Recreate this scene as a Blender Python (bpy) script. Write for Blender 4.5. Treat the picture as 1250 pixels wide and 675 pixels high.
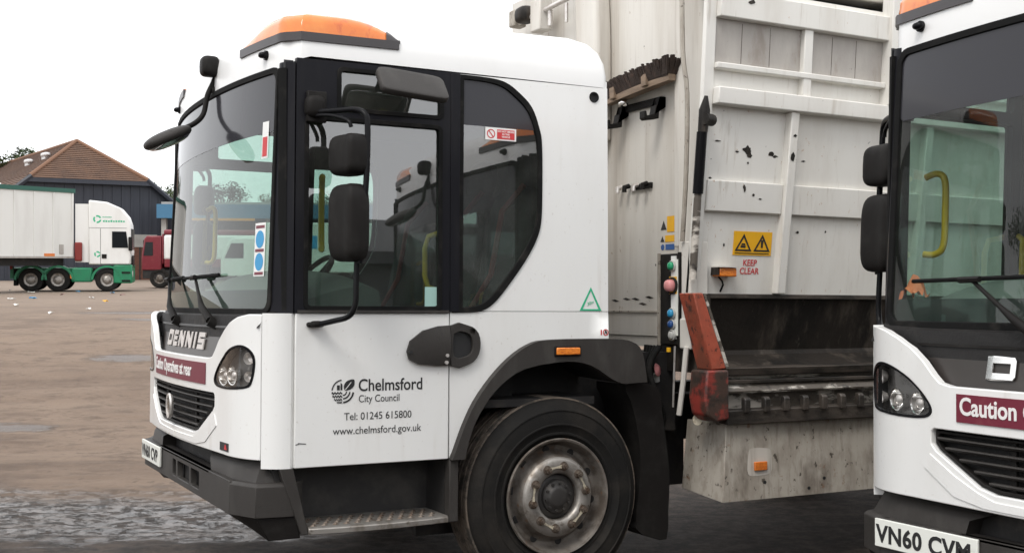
import bpy, bmesh, math, random
from mathutils import Vector, Matrix, noise as mnoise
from mathutils.geometry import delaunay_2d_cdt
R = math.radians
random.seed(7)
S = bpy.context.scene
for o in list(bpy.data.objects): bpy.data.objects.remove(o)
COL = S.collection

# ------------------------------------------------------------------ camera, sky, sun, exposure
YAW, PITCH, ROLL = R(28.3), R(1.4), R(0.27)
cam_d = bpy.data.cameras.new('camera'); cam = bpy.data.objects.new('camera', cam_d); COL.objects.link(cam)
cam_d.sensor_width = 36; cam_d.lens = 36*1440/1250; cam_d.clip_end = 2000; cam_d.clip_start = .05
EYE = Vector((0, 0, 1.53))
_f = Vector((math.sin(YAW)*math.cos(PITCH), math.cos(YAW)*math.cos(PITCH), math.sin(PITCH)))
_r = Vector((math.cos(YAW), -math.sin(YAW), 0)); _u = _r.cross(_f)
_r2 = _r*math.cos(ROLL)+_u*math.sin(ROLL); _u2 = _u*math.cos(ROLL)-_r*math.sin(ROLL)
cam.matrix_world = Matrix((( _r2.x, _u2.x, -_f.x, EYE.x), (_r2.y, _u2.y, -_f.y, EYE.y), (_r2.z, _u2.z, -_f.z, EYE.z), (0,0,0,1)))
S.camera = cam

SUN_EL, SUN_AZ = R(52), R(235)            # a veiled sun high behind the camera's left shoulder
w = bpy.data.worlds.new('World'); S.world = w; w.use_nodes = True
nt = w.node_tree; nt.nodes.clear()
sky = nt.nodes.new('ShaderNodeTexSky'); sky.sky_type = 'NISHITA'; sky.sun_disc = False
sky.sun_elevation = SUN_EL; sky.sun_rotation = SUN_AZ; sky.air_density = 1.0; sky.dust_density = 4.0
mx = nt.nodes.new('ShaderNodeMix'); mx.data_type = 'RGBA'; mx.inputs[0].default_value = .90
mx.inputs[7].default_value = (11.6, 11.7, 11.9, 1)          # the flat white cloud deck in front of the blue
bg = nt.nodes.new('ShaderNodeBackground'); bg.inputs[1].default_value = .105
ow = nt.nodes.new('ShaderNodeOutputWorld')
nt.links.new(sky.outputs[0], mx.inputs[6]); nt.links.new(mx.outputs[2], bg.inputs[0]); nt.links.new(bg.outputs[0], ow.inputs[0])
sd = bpy.data.lights.new('sun', 'SUN'); sd.energy = 1.2; sd.angle = R(22); sd.color = (1, .965, .91)
sun = bpy.data.objects.new('sun', sd); COL.objects.link(sun)
_sd = Vector((math.sin(SUN_AZ)*math.cos(SUN_EL), math.cos(SUN_AZ)*math.cos(SUN_EL), math.sin(SUN_EL)))
sun.rotation_euler = _sd.to_track_quat('Z', 'Y').to_euler(); sun.location = (0, 0, 20)
S.view_settings.view_transform = 'Standard'; S.view_settings.look = 'None'; S.view_settings.exposure = .5; S.view_settings.gamma = 1
S.render.engine = 'CYCLES'
S.cycles.max_bounces = 10; S.cycles.transparent_max_bounces = 16; S.cycles.caustics_refractive = False; S.cycles.caustics_reflective = False

# ------------------------------------------------------------------ materials
MT = {}
def mk(name, base, rough=.5, metal=0., layers=(), bump=0., bscale=60., bstretch=(1,1,1), spec=.5, coat=0., rvar=0., emit=None):
    """layers: (colour, scale, stretch, lo, hi, strength[, rough])"""
    m = bpy.data.materials.new(name); m.use_nodes = True; n = m.node_tree.nodes; l = m.node_tree.links
    b = n['Principled BSDF']; b.inputs['Roughness'].default_value = rough; b.inputs['Metallic'].default_value = metal
    b.inputs['Specular IOR Level'].default_value = spec; b.inputs['Coat Weight'].default_value = coat; b.inputs['Coat Roughness'].default_value = .08
    tc = n.new('ShaderNodeTexCoord')
    def nz(scale, stretch, detail=7, seed=0., dist=0.):
        mp = n.new('ShaderNodeMapping'); mp.inputs['Scale'].default_value = stretch; mp.inputs['Location'].default_value = (seed*3.1, seed*1.7, seed*2.3)
        t = n.new('ShaderNodeTexNoise'); t.inputs['Scale'].default_value = scale; t.inputs['Detail'].default_value = detail; t.inputs['Roughness'].default_value = .62
        t.inputs['Distortion'].default_value = dist
        l.new(tc.outputs['Object'], mp.inputs[0]); l.new(mp.outputs[0], t.inputs[0]); return t
    col = None; rg = None
    for i, L in enumerate(layers):
        c, sc, st, lo, hi, fac = L[:6]
        t = nz(sc, st, seed=i+1)
        mr = n.new('ShaderNodeMapRange'); mr.inputs[1].default_value = lo; mr.inputs[2].default_value = hi; mr.inputs[4].default_value = fac
        mr.interpolation_type = 'SMOOTHSTEP'; l.new(t.outputs[0], mr.inputs[0])
        mi = n.new('ShaderNodeMix'); mi.data_type = 'RGBA'; l.new(mr.outputs[0], mi.inputs[0])
        if col is None: mi.inputs[6].default_value = (*base, 1)
        else: l.new(col, mi.inputs[6])
        mi.inputs[7].default_value = (*c, 1); col = mi.outputs[2]
        if len(L) > 6:
            mf = n.new('ShaderNodeMix'); mf.data_type = 'FLOAT'; l.new(mr.outputs[0], mf.inputs[0])
            if rg is None: mf.inputs[2].default_value = rough
            else: l.new(rg, mf.inputs[2])
            mf.inputs[3].default_value = L[6]; rg = mf.outputs[0]
    if col is None: b.inputs['Base Color'].default_value = (*base, 1)
    else: l.new(col, b.inputs['Base Color'])
    if rg is not None: l.new(rg, b.inputs['Roughness'])
    elif rvar:
        t = nz(9, (1,1,1), seed=9); mr = n.new('ShaderNodeMapRange'); mr.inputs[3].default_value = rough-rvar; mr.inputs[4].default_value = rough+rvar
        l.new(t.outputs[0], mr.inputs[0]); l.new(mr.outputs[0], b.inputs['Roughness'])
    if bump:
        t = nz(bscale, bstretch, 5, 4); bp = n.new('ShaderNodeBump'); bp.inputs['Strength'].default_value = bump; bp.inputs['Distance'].default_value = .01
        l.new(t.outputs[0], bp.inputs['Height']); l.new(bp.outputs[0], b.inputs['Normal'])
    if emit: b.inputs['Emission Color'].default_value = (*emit[0], 1); b.inputs['Emission Strength'].default_value = emit[1]
    MT[name] = m; return m
def glass(name, tint, refl=1.0, ior=1.5, smear=.0, dust=.05, k=1.55):
    m = bpy.data.materials.new(name); m.use_nodes = True; n = m.node_tree.nodes; l = m.node_tree.links; n.clear()
    tr = n.new('ShaderNodeBsdfTransparent'); tr.inputs[0].default_value = (*tint, 1)
    gl = n.new('ShaderNodeBsdfGlossy'); gl.inputs['Roughness'].default_value = .012 + smear
    gl.inputs[0].default_value = (refl, refl, refl, 1)
    fr = n.new('ShaderNodeFresnel'); fr.inputs[0].default_value = ior
    mu = n.new('ShaderNodeMath'); mu.operation = 'MULTIPLY_ADD'; mu.inputs[1].default_value = k; mu.inputs[2].default_value = .0; mu.use_clamp = True   # two faces of the pane
    ge = n.new('ShaderNodeNewGeometry'); iv = n.new('ShaderNodeMath'); iv.operation = 'SUBTRACT'; iv.inputs[0].default_value = 1; l.new(ge.outputs['Backfacing'], iv.inputs[1])
    mm = n.new('ShaderNodeMath'); mm.operation = 'MULTIPLY'; l.new(mu.outputs[0], mm.inputs[0]); l.new(iv.outputs[0], mm.inputs[1])   # the pane's inner skin adds nothing
    mi = n.new('ShaderNodeMixShader'); l.new(fr.outputs[0], mu.inputs[0]); l.new(mm.outputs[0], mi.inputs[0]); l.new(tr.outputs[0], mi.inputs[1]); l.new(gl.outputs[0], mi.inputs[2])
    # thin film of dust
    df = n.new('ShaderNodeBsdfDiffuse'); df.inputs[0].default_value = (.42, .4, .37, 1)
    tc = n.new('ShaderNodeTexCoord'); nz = n.new('ShaderNodeTexNoise'); nz.inputs['Scale'].default_value = 5; nz.inputs['Detail'].default_value = 8
    mr = n.new('ShaderNodeMapRange'); mr.inputs[1].default_value = .3; mr.inputs[2].default_value = .8; mr.inputs[3].default_value = dust*.3; mr.inputs[4].default_value = dust*1.9
    l.new(tc.outputs['Object'], nz.inputs[0]); l.new(nz.outputs[0], mr.inputs[0])
    m2 = n.new('ShaderNodeMixShader'); l.new(mr.outputs[0], m2.inputs[0]); l.new(mi.outputs[0], m2.inputs[1]); l.new(df.outputs[0], m2.inputs[2])
    o = n.new('ShaderNodeOutputMaterial'); l.new(m2.outputs[0], o.inputs[0]); MT[name] = m; return m
ONE = (1, 1, 1); VST = (1, 1, .06)
mk('white_paint', (.80, .80, .785), .30, coat=.35, layers=[((.69,.675,.645), 3, (1,1,.25), .42, .8, .5), ((.47,.41,.34), 9, (1,1,.10), .58, .85, .38), ((.40,.34,.28), 55, (1,1,.7), .62, .74, .35), ((.30,.25,.20), 38, ONE, .69, .77, .5)], bump=.03, bscale=3)
mk('white_roof', (.82, .82, .81), .38, coat=.2, layers=[((.72,.71,.69), 3, ONE, .45, .8, .4)])
mk('white_body', (.64, .615, .57), .6, layers=[((.47,.43,.375), 2.6, (1,1,.10), .40, .66, .75), ((.30,.25,.20), 4.2, (1,1,.05), .52, .72, .6), ((.36,.31,.26), 24, (1,1,.05), .55, .75, .35), ((.23,.13,.07), 34, (1,1,.5), .655, .71, .6), ((.05,.045,.04), 15, ONE, .72, .735, .9)], bump=.10, bscale=9)
mk('white_side', (.73, .715, .675), .5, layers=[((.58,.545,.49), 4, (1,1,.2), .42, .75, .6), ((.40,.345,.28), 22, (1,1,.06), .56, .74, .45), ((.36,.30,.24), 2.2, (1,1,.6), .60, .78, .4), ((.40,.22,.10), 34, (1,1,.5), .655, .71, .7), ((.05,.045,.04), 19, ONE, .715, .73, .95)], bump=.12, bscale=5)
mk('grimy_white', (.41, .375, .325), .6, layers=[((.26,.225,.185), 9, (1,1,.6), .42, .66, .65), ((.19,.16,.13), 30, (1,1,.22), .48, .68, .5), ((.11,.085,.065), 4, (1,1,.4), .52, .70, .7), ((.05,.038,.028), 20, (1,1,.8), .60, .66, .9), ((.20,.10,.05), 14, ONE, .62, .70, .65)], bump=.15, bscale=30)
mk('patch_white', (.54, .505, .455), .6, layers=[((.33,.295,.25), 12, (1,1,.05), .45, .70, .5), ((.22,.19,.16), 60, (1,1,.035), .50, .72, .5), ((.06,.045,.033), 26, (1,1,.8), .645, .70, .85)])
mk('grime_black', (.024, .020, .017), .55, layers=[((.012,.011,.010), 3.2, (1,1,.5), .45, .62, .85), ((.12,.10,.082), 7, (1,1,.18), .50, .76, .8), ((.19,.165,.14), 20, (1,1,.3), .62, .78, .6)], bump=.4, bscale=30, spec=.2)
mk('grime_steel', (.075, .062, .052), .45, metal=.25, layers=[((.02,.018,.016), 9, (.3,1,1), .42, .6, .9), ((.30,.27,.23), 12, (.4,1,1), .62, .74, .7)], bump=.4, bscale=40)
mk('worn_white_steel', (.10,.085,.07), .5, layers=[((.62,.58,.52), 5, (.6,1,2), .50, .58, .9), ((.03,.027,.024), 16, ONE, .55, .66, .85)], bump=.3, bscale=40)
mk('grey_panel', (.36, .335, .31), .65, layers=[((.46,.435,.40), 5, (1,1,.35), .4, .7, .7), ((.22,.18,.145), 7, (1,1,.4), .54, .72, .55), ((.28,.14,.065), 6, ONE, .66, .74, .6), ((.06,.05,.045), 20, ONE, .68, .71, .7)], bump=.15, bscale=14)
mk('black_plastic', (.0145, .0132, .0125), .5, layers=[((.030,.029,.027), 8, ONE, .45, .75, .6)], bump=.18, bscale=260, spec=.10)
mk('grey_plastic', (.036, .0325, .030), .55, layers=[((.065,.061,.056), 6, (1,1,.4), .45, .75, .7), ((.016,.015,.015), 20, ONE, .6, .75, .5)], bump=.25, bscale=220, spec=.3)
mk('black_gloss', (.009, .009, .010), .22, layers=[((.05,.048,.046), 6, (1,1,.15), .55, .8, .4)], spec=.10)
mk('frame_black', (.012, .012, .015), .34, layers=[((.035,.034,.033), 5, (1,1,.15), .52, .8, .5)], spec=.10)
mk('rubber', (.009, .009, .009), .75, layers=[((.05,.045,.04), 9, ONE, .5, .8, .5)], spec=.10)
mk('tyre', (.015, .0145, .014), .78, layers=[((.034,.030,.026), 5, ONE, .42, .75, .7)], bump=.2, bscale=90, spec=.10)
mk('tread', (.135, .108, .085), .9, layers=[((.03,.027,.024), 14, ONE, .45, .6, .8)], bump=.6, bscale=50)
mk('dark_under', (.012, .011, .011), .7, layers=[((.05,.043,.036), 7, ONE, .5, .75, .7)], bump=.4, bscale=25)
mk('step_back', (.022, .021, .021), .5, layers=[((.07,.064,.057), 5, ONE, .45, .75, .7)], bump=.2, bscale=25)
mk('alloy', (.34, .32, .295), .45, metal=.65, layers=[((.15,.125,.10), 9, ONE, .46, .66, .75), ((.085,.06,.042), 24, ONE, .58, .70, .7)], bump=.2, bscale=40)
mk('rim_steel', (.20, .18, .16), .55, metal=.4, layers=[((.075,.058,.045), 8, ONE, .40, .64, .85), ((.17,.09,.05), 18, ONE, .58, .70, .7)], bump=.25, bscale=50)
mk('nut_steel', (.17, .14, .115), .5, metal=.6, layers=[((.09,.055,.035), 30, ONE, .45, .65, .8)])
mk('hub_dark', (.055, .052, .05), .45, metal=.4, layers=[((.12,.105,.09), 14, ONE, .5, .7, .6)])
mk('tag_cream', (.52, .47, .36), .5, layers=[((.2,.16,.12), 40, ONE, .45, .65, .7)])
mk('chrome', (.78, .77, .75), .12, metal=1.0, rvar=.08)
mk('chrome_dull', (.66, .63, .60), .35, metal=.6, layers=[((.30,.24,.20), 30, ONE, .52, .68, .5)])
mk('letter_silver', (.52, .48, .45), .4, metal=.2)
mk('name_panel', (.040, .034, .031), .38, layers=[((.08,.07,.062), 7, ONE, .5, .8, .5)])
mk('amber', (.70, .175, .018), .12, layers=[((.80,.28,.045), 5, ONE, .4, .7, .7), ((.50,.075,.012), 14, (1,1,.4), .56, .70, .7)], coat=.6)
mk('beacon_base', (.045, .040, .042), .35)
mk('lens_amber', (.80, .24, .025), .2, layers=[((.55,.12,.015), 40, (1,1,3), .45, .6, .8)], coat=.5)
mk('reflector_orange', (.72, .20, .03), .35, layers=[((.5,.13,.03), 60, ONE, .45, .6, .7)])
mk('lamp_house', (.13, .125, .12), .25)
mk('maroon', (.155, .014, .032), .45, layers=[((.30,.10,.10), 12, ONE, .55, .8, .35)])
mk('red_paint', (.36, .075, .04), .6, layers=[((.16,.06,.035), 7, (1,1,.5), .44, .64, .7), ((.50,.16,.09), 5, ONE, .50, .7, .45), ((.045,.03,.024), 16, (1,1,.6), .54, .64, .85), ((.02,.016,.014), 34, ONE, .60, .66, .8)], bump=.35, bscale=30)
mk('red_grime', (.055, .032, .024), .55, layers=[((.30,.035,.025), 3.5, ONE, .54, .62, .75), ((.022,.018,.015), 12, ONE, .48, .66, .85)], bump=.3, bscale=30)
mk('ink_black', (.018, .018, .019), .5)
mk('ink_white', (.80, .78, .76), .5)
mk('ink_red', (.55, .035, .04), .5)
mk('ink_green', (.03, .42, .22), .5)
mk('ink_blue', (.03, .28, .55), .5)
mk('ink_darkblue', (.03, .10, .30), .5)
mk('sticker_white', (.78, .78, .76), .45)
mk('sticker_teal', (.35, .55, .50), .5)
mk('sticker_yellow', (.80, .42, .01), .5, layers=[((.70,.36,.02), 20, ONE, .5, .7, .6)])
mk('plate_white', (.76, .77, .72), .35, layers=[((.55,.53,.47), 12, ONE, .55, .75, .4)])
mk('yellow_rail', (.62, .38, .02), .35)
mk('seat_cloth', (.016, .020, .020), .85, layers=[((.032,.040,.040), 30, ONE, .45, .7, .7)])
mk('belt_red', (.20, .02, .016), .6)
mk('dash', (.13, .135, .125), .7)
mk('trim_grey', (.105, .105, .105), .8, layers=[((.075,.075,.075), 6, ONE, .45, .7, .6)])
mk('orange_cloth', (.85, .22, .10), .8, layers=[((.6,.12,.05), 25, ONE, .45, .65, .7)], bump=.6, bscale=40)
mk('broom_wood', (.23, .165, .115), .75, layers=[((.10,.07,.05), 18, (1,.2,1), .45, .7, .8)])
mk('bristle', (.040, .026, .020), .8, layers=[((.09,.055,.04), 40, (1,1,.2), .5, .7, .8)], bump=.8, bscale=90)
mk('btn_green', (.02, .30, .14), .3); mk('btn_red', (.62, .25, .25), .4); mk('btn_blue', (.03, .27, .50), .3); mk('btn_navy', (.02, .07, .22), .3); mk('btn_grey', (.42, .42, .40), .4)
mk('dark_film', (.040, .040, .046), .10, spec=.22)
mk('mirror', (.75, .77, .78), .03, metal=1.0)
glass('glass', (.70, .80, .76), dust=.03, ior=2.0, k=1.75); glass('windscreen_glass', (.82, .90, .865), dust=.018, k=.8); glass('lamp_glass', (.97, .97, .97), dust=.015)
glass('tint_film', (.26, .26, .29), dust=.012, k=0.)

# ------------------------------------------------------------------ mesh helpers
WARP = [None]
def cab_warp(v):
    x, y, z = v; t = max(0., (z-1.5)/1.2)
    return (x+(.0065*(x+1.45)*t if x > .27 else 0.), 1.2+(y-1.2)*(1-.029*t), z)      # the cab tapers a little above the waist
class MB:
    def __init__(s): s.v = []; s.f = []
    def add(s, vs, fs):
        o = len(s.v); s.v += [tuple(v) for v in vs]; s.f += [tuple(i+o for i in f) for f in fs]; return s
    def box(s, x0, x1, y0, y1, z0, z1):
        return s.add([(x0,y0,z0),(x1,y0,z0),(x1,y1,z0),(x0,y1,z0),(x0,y0,z1),(x1,y0,z1),(x1,y1,z1),(x0,y1,z1)],
                     [(3,2,1,0),(4,5,6,7),(0,1,5,4),(1,2,6,5),(2,3,7,6),(3,0,4,7)])
    def obox(s, c, size, M=None):
        hx, hy, hz = [k/2 for k in size]; c = Vector(c)
        vs = [Vector((a*hx, b*hy, d*hz)) for d in (-1,1) for a, b in ((-1,-1),(1,-1),(1,1),(-1,1))]
        if M is not None: vs = [M @ v for v in vs]
        return s.add([v+c for v in vs], [(3,2,1,0),(4,5,6,7),(0,1,5,4),(1,2,6,5),(2,3,7,6),(3,0,4,7)])
    def prism(s, poly, axis, a, b):
        n = len(poly)
        def P(p, t): return {'x': (t,p[0],p[1]), 'y': (p[0],t,p[1]), 'z': (p[0],p[1],t)}[axis]
        return s.add([P(p,a) for p in poly]+[P(p,b) for p in poly], [tuple(range(n))[::-1], tuple(range(n,2*n))]+[(i,(i+1)%n,n+(i+1)%n,n+i) for i in range(n)])
    def loft(s, rings, closed=True, cap=True):
        n = len(rings[0]); vs = [p for r_ in rings for p in r_]; fs = []
        for k in range(len(rings)-1):
            for i in range(n if closed else n-1):
                j = (i+1) % n; fs.append((k*n+i, k*n+j, (k+1)*n+j, (k+1)*n+i))
        if cap and closed: fs += [tuple(range(n))[::-1], tuple(range((len(rings)-1)*n, len(rings)*n))]
        return s.add(vs, fs)
    def tube(s, path, r, seg=10, cap=True):
        path = [Vector(p) for p in path]; n = len(path); rr = r if isinstance(r, (list, tuple)) else [r]*n
        rings = []; up = None
        for i in range(n):
            t = (path[min(i+1,n-1)]-path[max(i-1,0)]).normalized()
            if up is None: up = t.orthogonal().normalized()
            else: up = (up - t*up.dot(t)).normalized()
            b = t.cross(up)
            rings.append([path[i]+(up*math.cos(2*math.pi*k/seg)+b*math.sin(2*math.pi*k/seg))*rr[i] for k in range(seg)])
        return s.loft(rings, True, cap)
    def lathe(s, prof, c, axis, seg=48, closed=False):
        c = Vector(c); ax = Vector(axis).normalized(); u = ax.orthogonal().normalized(); v = ax.cross(u)
        rings = [[c+ax*h+(u*math.cos(2*math.pi*k/seg)+v*math.sin(2*math.pi*k/seg))*max(r_,1e-4) for k in range(seg)] for r_, h in prof]
        if closed: rings.append(rings[0])
        return s.loft(rings, True, False)
    def blob(s, c, rx, ry, rz, e=2.6, nu=20, nv=12, M=None):
        """rounded box: superellipsoid"""
        sg = lambda t, p: math.copysign(abs(t)**p, t); p = 2/e; rings = []; c = Vector(c)
        for j in range(nv+1):
            ph = -math.pi/2+math.pi*j/nv; ring = []
            for i in range(nu):
                th = 2*math.pi*i/nu
                q = Vector((rx*sg(math.cos(ph),p)*sg(math.cos(th),p), ry*sg(math.cos(ph),p)*sg(math.sin(th),p), rz*sg(math.sin(ph),p)))
                ring.append(c+(M @ q if M is not None else q))
            rings.append(ring)
        return s.loft(rings, True, False)
    def build(s, name, mat, parent=None, smooth=35, bevel=0., label=None, seg=2):
        me = bpy.data.meshes.new(name); me.from_pydata([WARP[0](v) for v in s.v] if WARP[0] else s.v, [], s.f); bm = bmesh.new(); bm.from_mesh(me)
        bmesh.ops.remove_doubles(bm, verts=bm.verts, dist=1e-5); bmesh.ops.recalc_face_normals(bm, faces=bm.faces)
        bm.to_mesh(me); bm.free()
        return link(name, me, mat, parent, smooth, bevel, label, seg)
def link(name, me, mat, parent=None, smooth=35, bevel=0., label=None, seg=2):
    if isinstance(mat, str): mat = MT[mat]
    me.materials.clear(); me.materials.append(mat)
    if smooth:
        me.polygons.foreach_set('use_smooth', [True]*len(me.polygons)); me.set_sharp_from_angle(angle=R(smooth))
    o = bpy.data.objects.new(name, me); COL.objects.link(o); o.parent = parent
    if bevel:
        b = o.modifiers.new('bevel', 'BEVEL'); b.width = bevel; b.segments = seg; b.limit_method = 'ANGLE'; b.angle_limit = R(35); b.harden_normals = False
    if label: o['label'] = label
    return o
def thing(name, label, cat, loc=(0,0,0), group=None, M=None):
    o = bpy.data.objects.new(name, None); COL.objects.link(o)
    if M is not None: o.matrix_world = M
    else: o.location = loc
    o['label'] = label; o['category'] = cat
    if group: o['group'] = group
    return o
def tag(o, label, cat, group=None):
    o['label'] = label; o['category'] = cat
    if group: o['group'] = group
    return o
def struct(o): o['kind'] = 'structure'; return o
def inpoly(p, poly):
    x, y = p; c = False; n = len(poly)
    for i in range(n):
        x1, y1 = poly[i]; x2, y2 = poly[i-1]
        if (y1 > y) != (y2 > y) and x < (x2-x1)*(y-y1)/(y2-y1)+x1: c = not c
    return c
def subdiv(poly, step):
    out = []
    for i in range(len(poly)):
        a = poly[i]; b = poly[(i+1) % len(poly)]; d = math.hypot(b[0]-a[0], b[1]-a[1]); k = max(1, int(math.ceil(d/step)))
        out += [(a[0]+(b[0]-a[0])*t/k, a[1]+(b[1]-a[1])*t/k) for t in range(k)]
    return out
def smooth_poly(pts, n=6, closed=True):
    """Catmull-Rom through the points"""
    out = []; N = len(pts)
    rng = range(N if closed else N-1)
    for i in rng:
        g = (lambda k: pts[k % N]) if closed else (lambda k: pts[min(max(k,0),N-1)])
        p0, p1, p2, p3 = g(i-1), g(i), g(i+1), g(i+2)
        for k in range(n):
            t = k/n
            out.append(tuple(.5*((2*b)+(-a+c)*t+(2*a-5*b+4*c-d)*t*t+(-a+3*b-3*c+d)*t**3) for a, b, c, d in zip(p0, p1, p2, p3)))
    if not closed: out.append(tuple(pts[-1]))
    return out
def rrect(x0, x1, y0, y1, r, n=4):
    out = []
    for cx, cy, a0 in ((x1-r,y1-r,0),(x0+r,y1-r,90),(x0+r,y0+r,180),(x1-r,y0+r,270)):
        out += [(cx+r*math.cos(R(a0+90*k/n)), cy+r*math.sin(R(a0+90*k/n))) for k in range(n+1)]
    return out
def panel(outer, holes, step, fmap, thick, mb=None, grid=True):
    """a sheet cut to an outline with openings, bent by fmap(u,v,offset) and given thickness; offset>0 is outwards"""
    mb = mb or MB(); outer = subdiv(outer, step); holes = [subdiv(h, step) for h in holes]
    pts = []; edges = []
    for loop in [outer]+holes:
        o = len(pts); pts += loop; edges += [(o+i, o+(i+1) % len(loop)) for i in range(len(loop))]
    if grid:
        x0 = min(p[0] for p in outer); x1 = max(p[0] for p in outer); y0 = min(p[1] for p in outer); y1 = max(p[1] for p in outer)
        gx = max(1, int((x1-x0)/step)); gy = max(1, int((y1-y0)/step))
        for i in range(1, gx):
            for j in range(1, gy):
                q = (x0+(x1-x0)*i/gx, y0+(y1-y0)*j/gy)
                if inpoly(q, outer) and not any(inpoly(q, h) for h in holes) and min((q[0]-p[0])**2+(q[1]-p[1])**2 for p in pts[:len(outer)+sum(map(len,holes))]) > (step*.35)**2: pts.append(q)
    V, E_, F_, *_ = delaunay_2d_cdt([Vector(p) for p in pts], edges, [], 0, 1e-6)
    F_ = [f for f in F_ if (lambda c: inpoly(c, outer) and not any(inpoly(c, h) for h in holes))((sum(V[i][0] for i in f)/3, sum(V[i][1] for i in f)/3))]
    n = len(V); vs = [fmap(v[0], v[1], 0.) for v in V]+[fmap(v[0], v[1], -thick) for v in V]
    cnt = {}
    for f in F_:
        for i in range(3): a, b = f[i], f[(i+1) % 3]; cnt.setdefault((min(a,b), max(a,b)), []).append((a, b))
    fs = [tuple(f) for f in F_]+[tuple(i+n for i in f[::-1]) for f in F_]
    for k, e in cnt.items():
        if len(e) == 1: a, b = e[0]; fs.append((b, a, a+n, b+n))
    return mb.add(vs, fs)
def text_mesh(s, size, bold=0., extrude=.001, align='LEFT', xs=1., space=1.):
    cu = bpy.data.curves.new('t', 'FONT'); cu.body = s; cu.size = size; cu.extrude = extrude; cu.offset = bold; cu.align_x = align; cu.space_character = space
    cu.resolution_u = 4
    ob = bpy.data.objects.new('t', cu); COL.objects.link(ob)
    me = bpy.data.meshes.new_from_object(ob.evaluated_get(bpy.context.evaluated_depsgraph_get()))
    bpy.data.objects.remove(ob); bpy.data.curves.remove(cu)
    for v in me.vertices: v.co.x *= xs
    return me
def text(name, s, size, fmap, mat, parent, **k):
    """fmap(u,v,w)->position, u along the line, v up, w out of the surface"""
    me = text_mesh(s, size, **k)
    for v in me.vertices:
        v.co = fmap(v.co.x, v.co.y, v.co.z)
        if WARP[0]: v.co = WARP[0](v.co)
    me.name = name
    return link(name, me, mat, parent, 0)

# ------------------------------------------------------------------ the lorry cab (x runs back from the nose, y to the lorry's right, z up)
W = 2.4
def prof(y):
    m = min(y, W-y)
    if m <= 0: return .27
    if m < .35: return .27-.22*math.sqrt(max(0, 1-((.35-m)/.35)**2))
    return .05*((1.2-m)/.85)**2
def lowf(y, z, off=0.):
    s = (prof(y+1e-3)-prof(y-1e-3))/2e-3; n = Vector((-1, s)).normalized()
    return (prof(y)+n.x*off, y+n.y*off, z)
def upx(y, z):
    m = min(y, W-y); L = .045*(z-1.5)/1.15
    if m >= .1: return .10+.10*((1.2-m)/1.1)**2.2+L
    t = (.1-max(m,0))/.1
    return .20+.083*t**1.6+L*(1-t)
def upf(y, z, off=0.):
    s = (upx(y+1e-3, z)-upx(y-1e-3, z))/2e-3; n = Vector((-1, s)).normalized()
    return (upx(y, z)+n.x*off, y+n.y*off, z)
def mirror_half(h):          # outline of the left half (y<1.2), bottom centre to top centre -> full outline
    return h+[(W-y, z) for y, z in h[::-1]]
def sidef(side, base=0.):
    return (lambda x, z, off=0.: (x, base-off, z)) if side == 0 else (lambda x, z, off=0.: (x, W-base+off, z))
ARCH_O = [(1.092,.711),(1.123,.807),(1.168,.92),(1.232,1.042),(1.325,1.16),(1.429,1.258),(1.54,1.325),(1.663,1.350),(2.05,1.352)]
ARCH_I = [(1.17,.755),(1.21,.898),(1.279,1.019),(1.373,1.121),(1.516,1.202),(1.764,1.235),(1.917,1.211),(2.048,1.137),(2.117,1.109)]
QWIN = [(1.165,2.700),(1.30,2.698),(1.40,2.682),(1.48,2.635),(1.555,2.565),(1.60,2.46),(1.618,2.36),(1.620,2.12),(1.613,1.975),(1.585,1.885),(1.53,1.790),(1.46,1.695),(1.386,1.605),(1.335,1.553),(1.285,1.522),(1.225,1.508),(1.165,1.505)]
ROOF_N = 26
def roof_outline(d):
    """plan of the roof edge, inset by d, as a list of (x,y): front left to right, right side, back, left side"""
    P = []
    ys = [0,.004,.012,.025,.05,.08,.12,.2,.3,.42,.55,.65,.8,1.0]; ys = ys+[1.2]+[W-y for y in ys[::-1]]
    def rx(y):
        m = min(y, W-y); return max(upx(y, 2.70), .205+.11*((.22-m)/.22)**2) if m < .22 else upx(y, 2.70)
    P += [(rx(y), y) for y in ys]
    xs = [.36,.42,.48,.54,.60,.65,.70,.74,.77,.79,.805,.815,.9,1.1,1.4,1.7,1.88]
    P += [(x, W) for x in xs]
    for a in range(0, 91, 15): P.append((2.01+.04*math.sin(R(a)), W-.04+.04*math.cos(R(a))))
    for y in (1.9, 1.2, .5): P.append((2.05, y))
    for a in range(0, 91, 15): P.append((2.01+.04*math.cos(R(a)), .04-.04*math.sin(R(a))))
    P += [(x, 0) for x in xs[::-1]]
    cx, cy = 1.15, 1.2; out = []
    for x, y in P:
        hx = .98; hy = 1.2
        out.append((cx+(x-cx)*(1-d/hx), cy+(y-cy)*(1-d/hy)))
    return out
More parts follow.
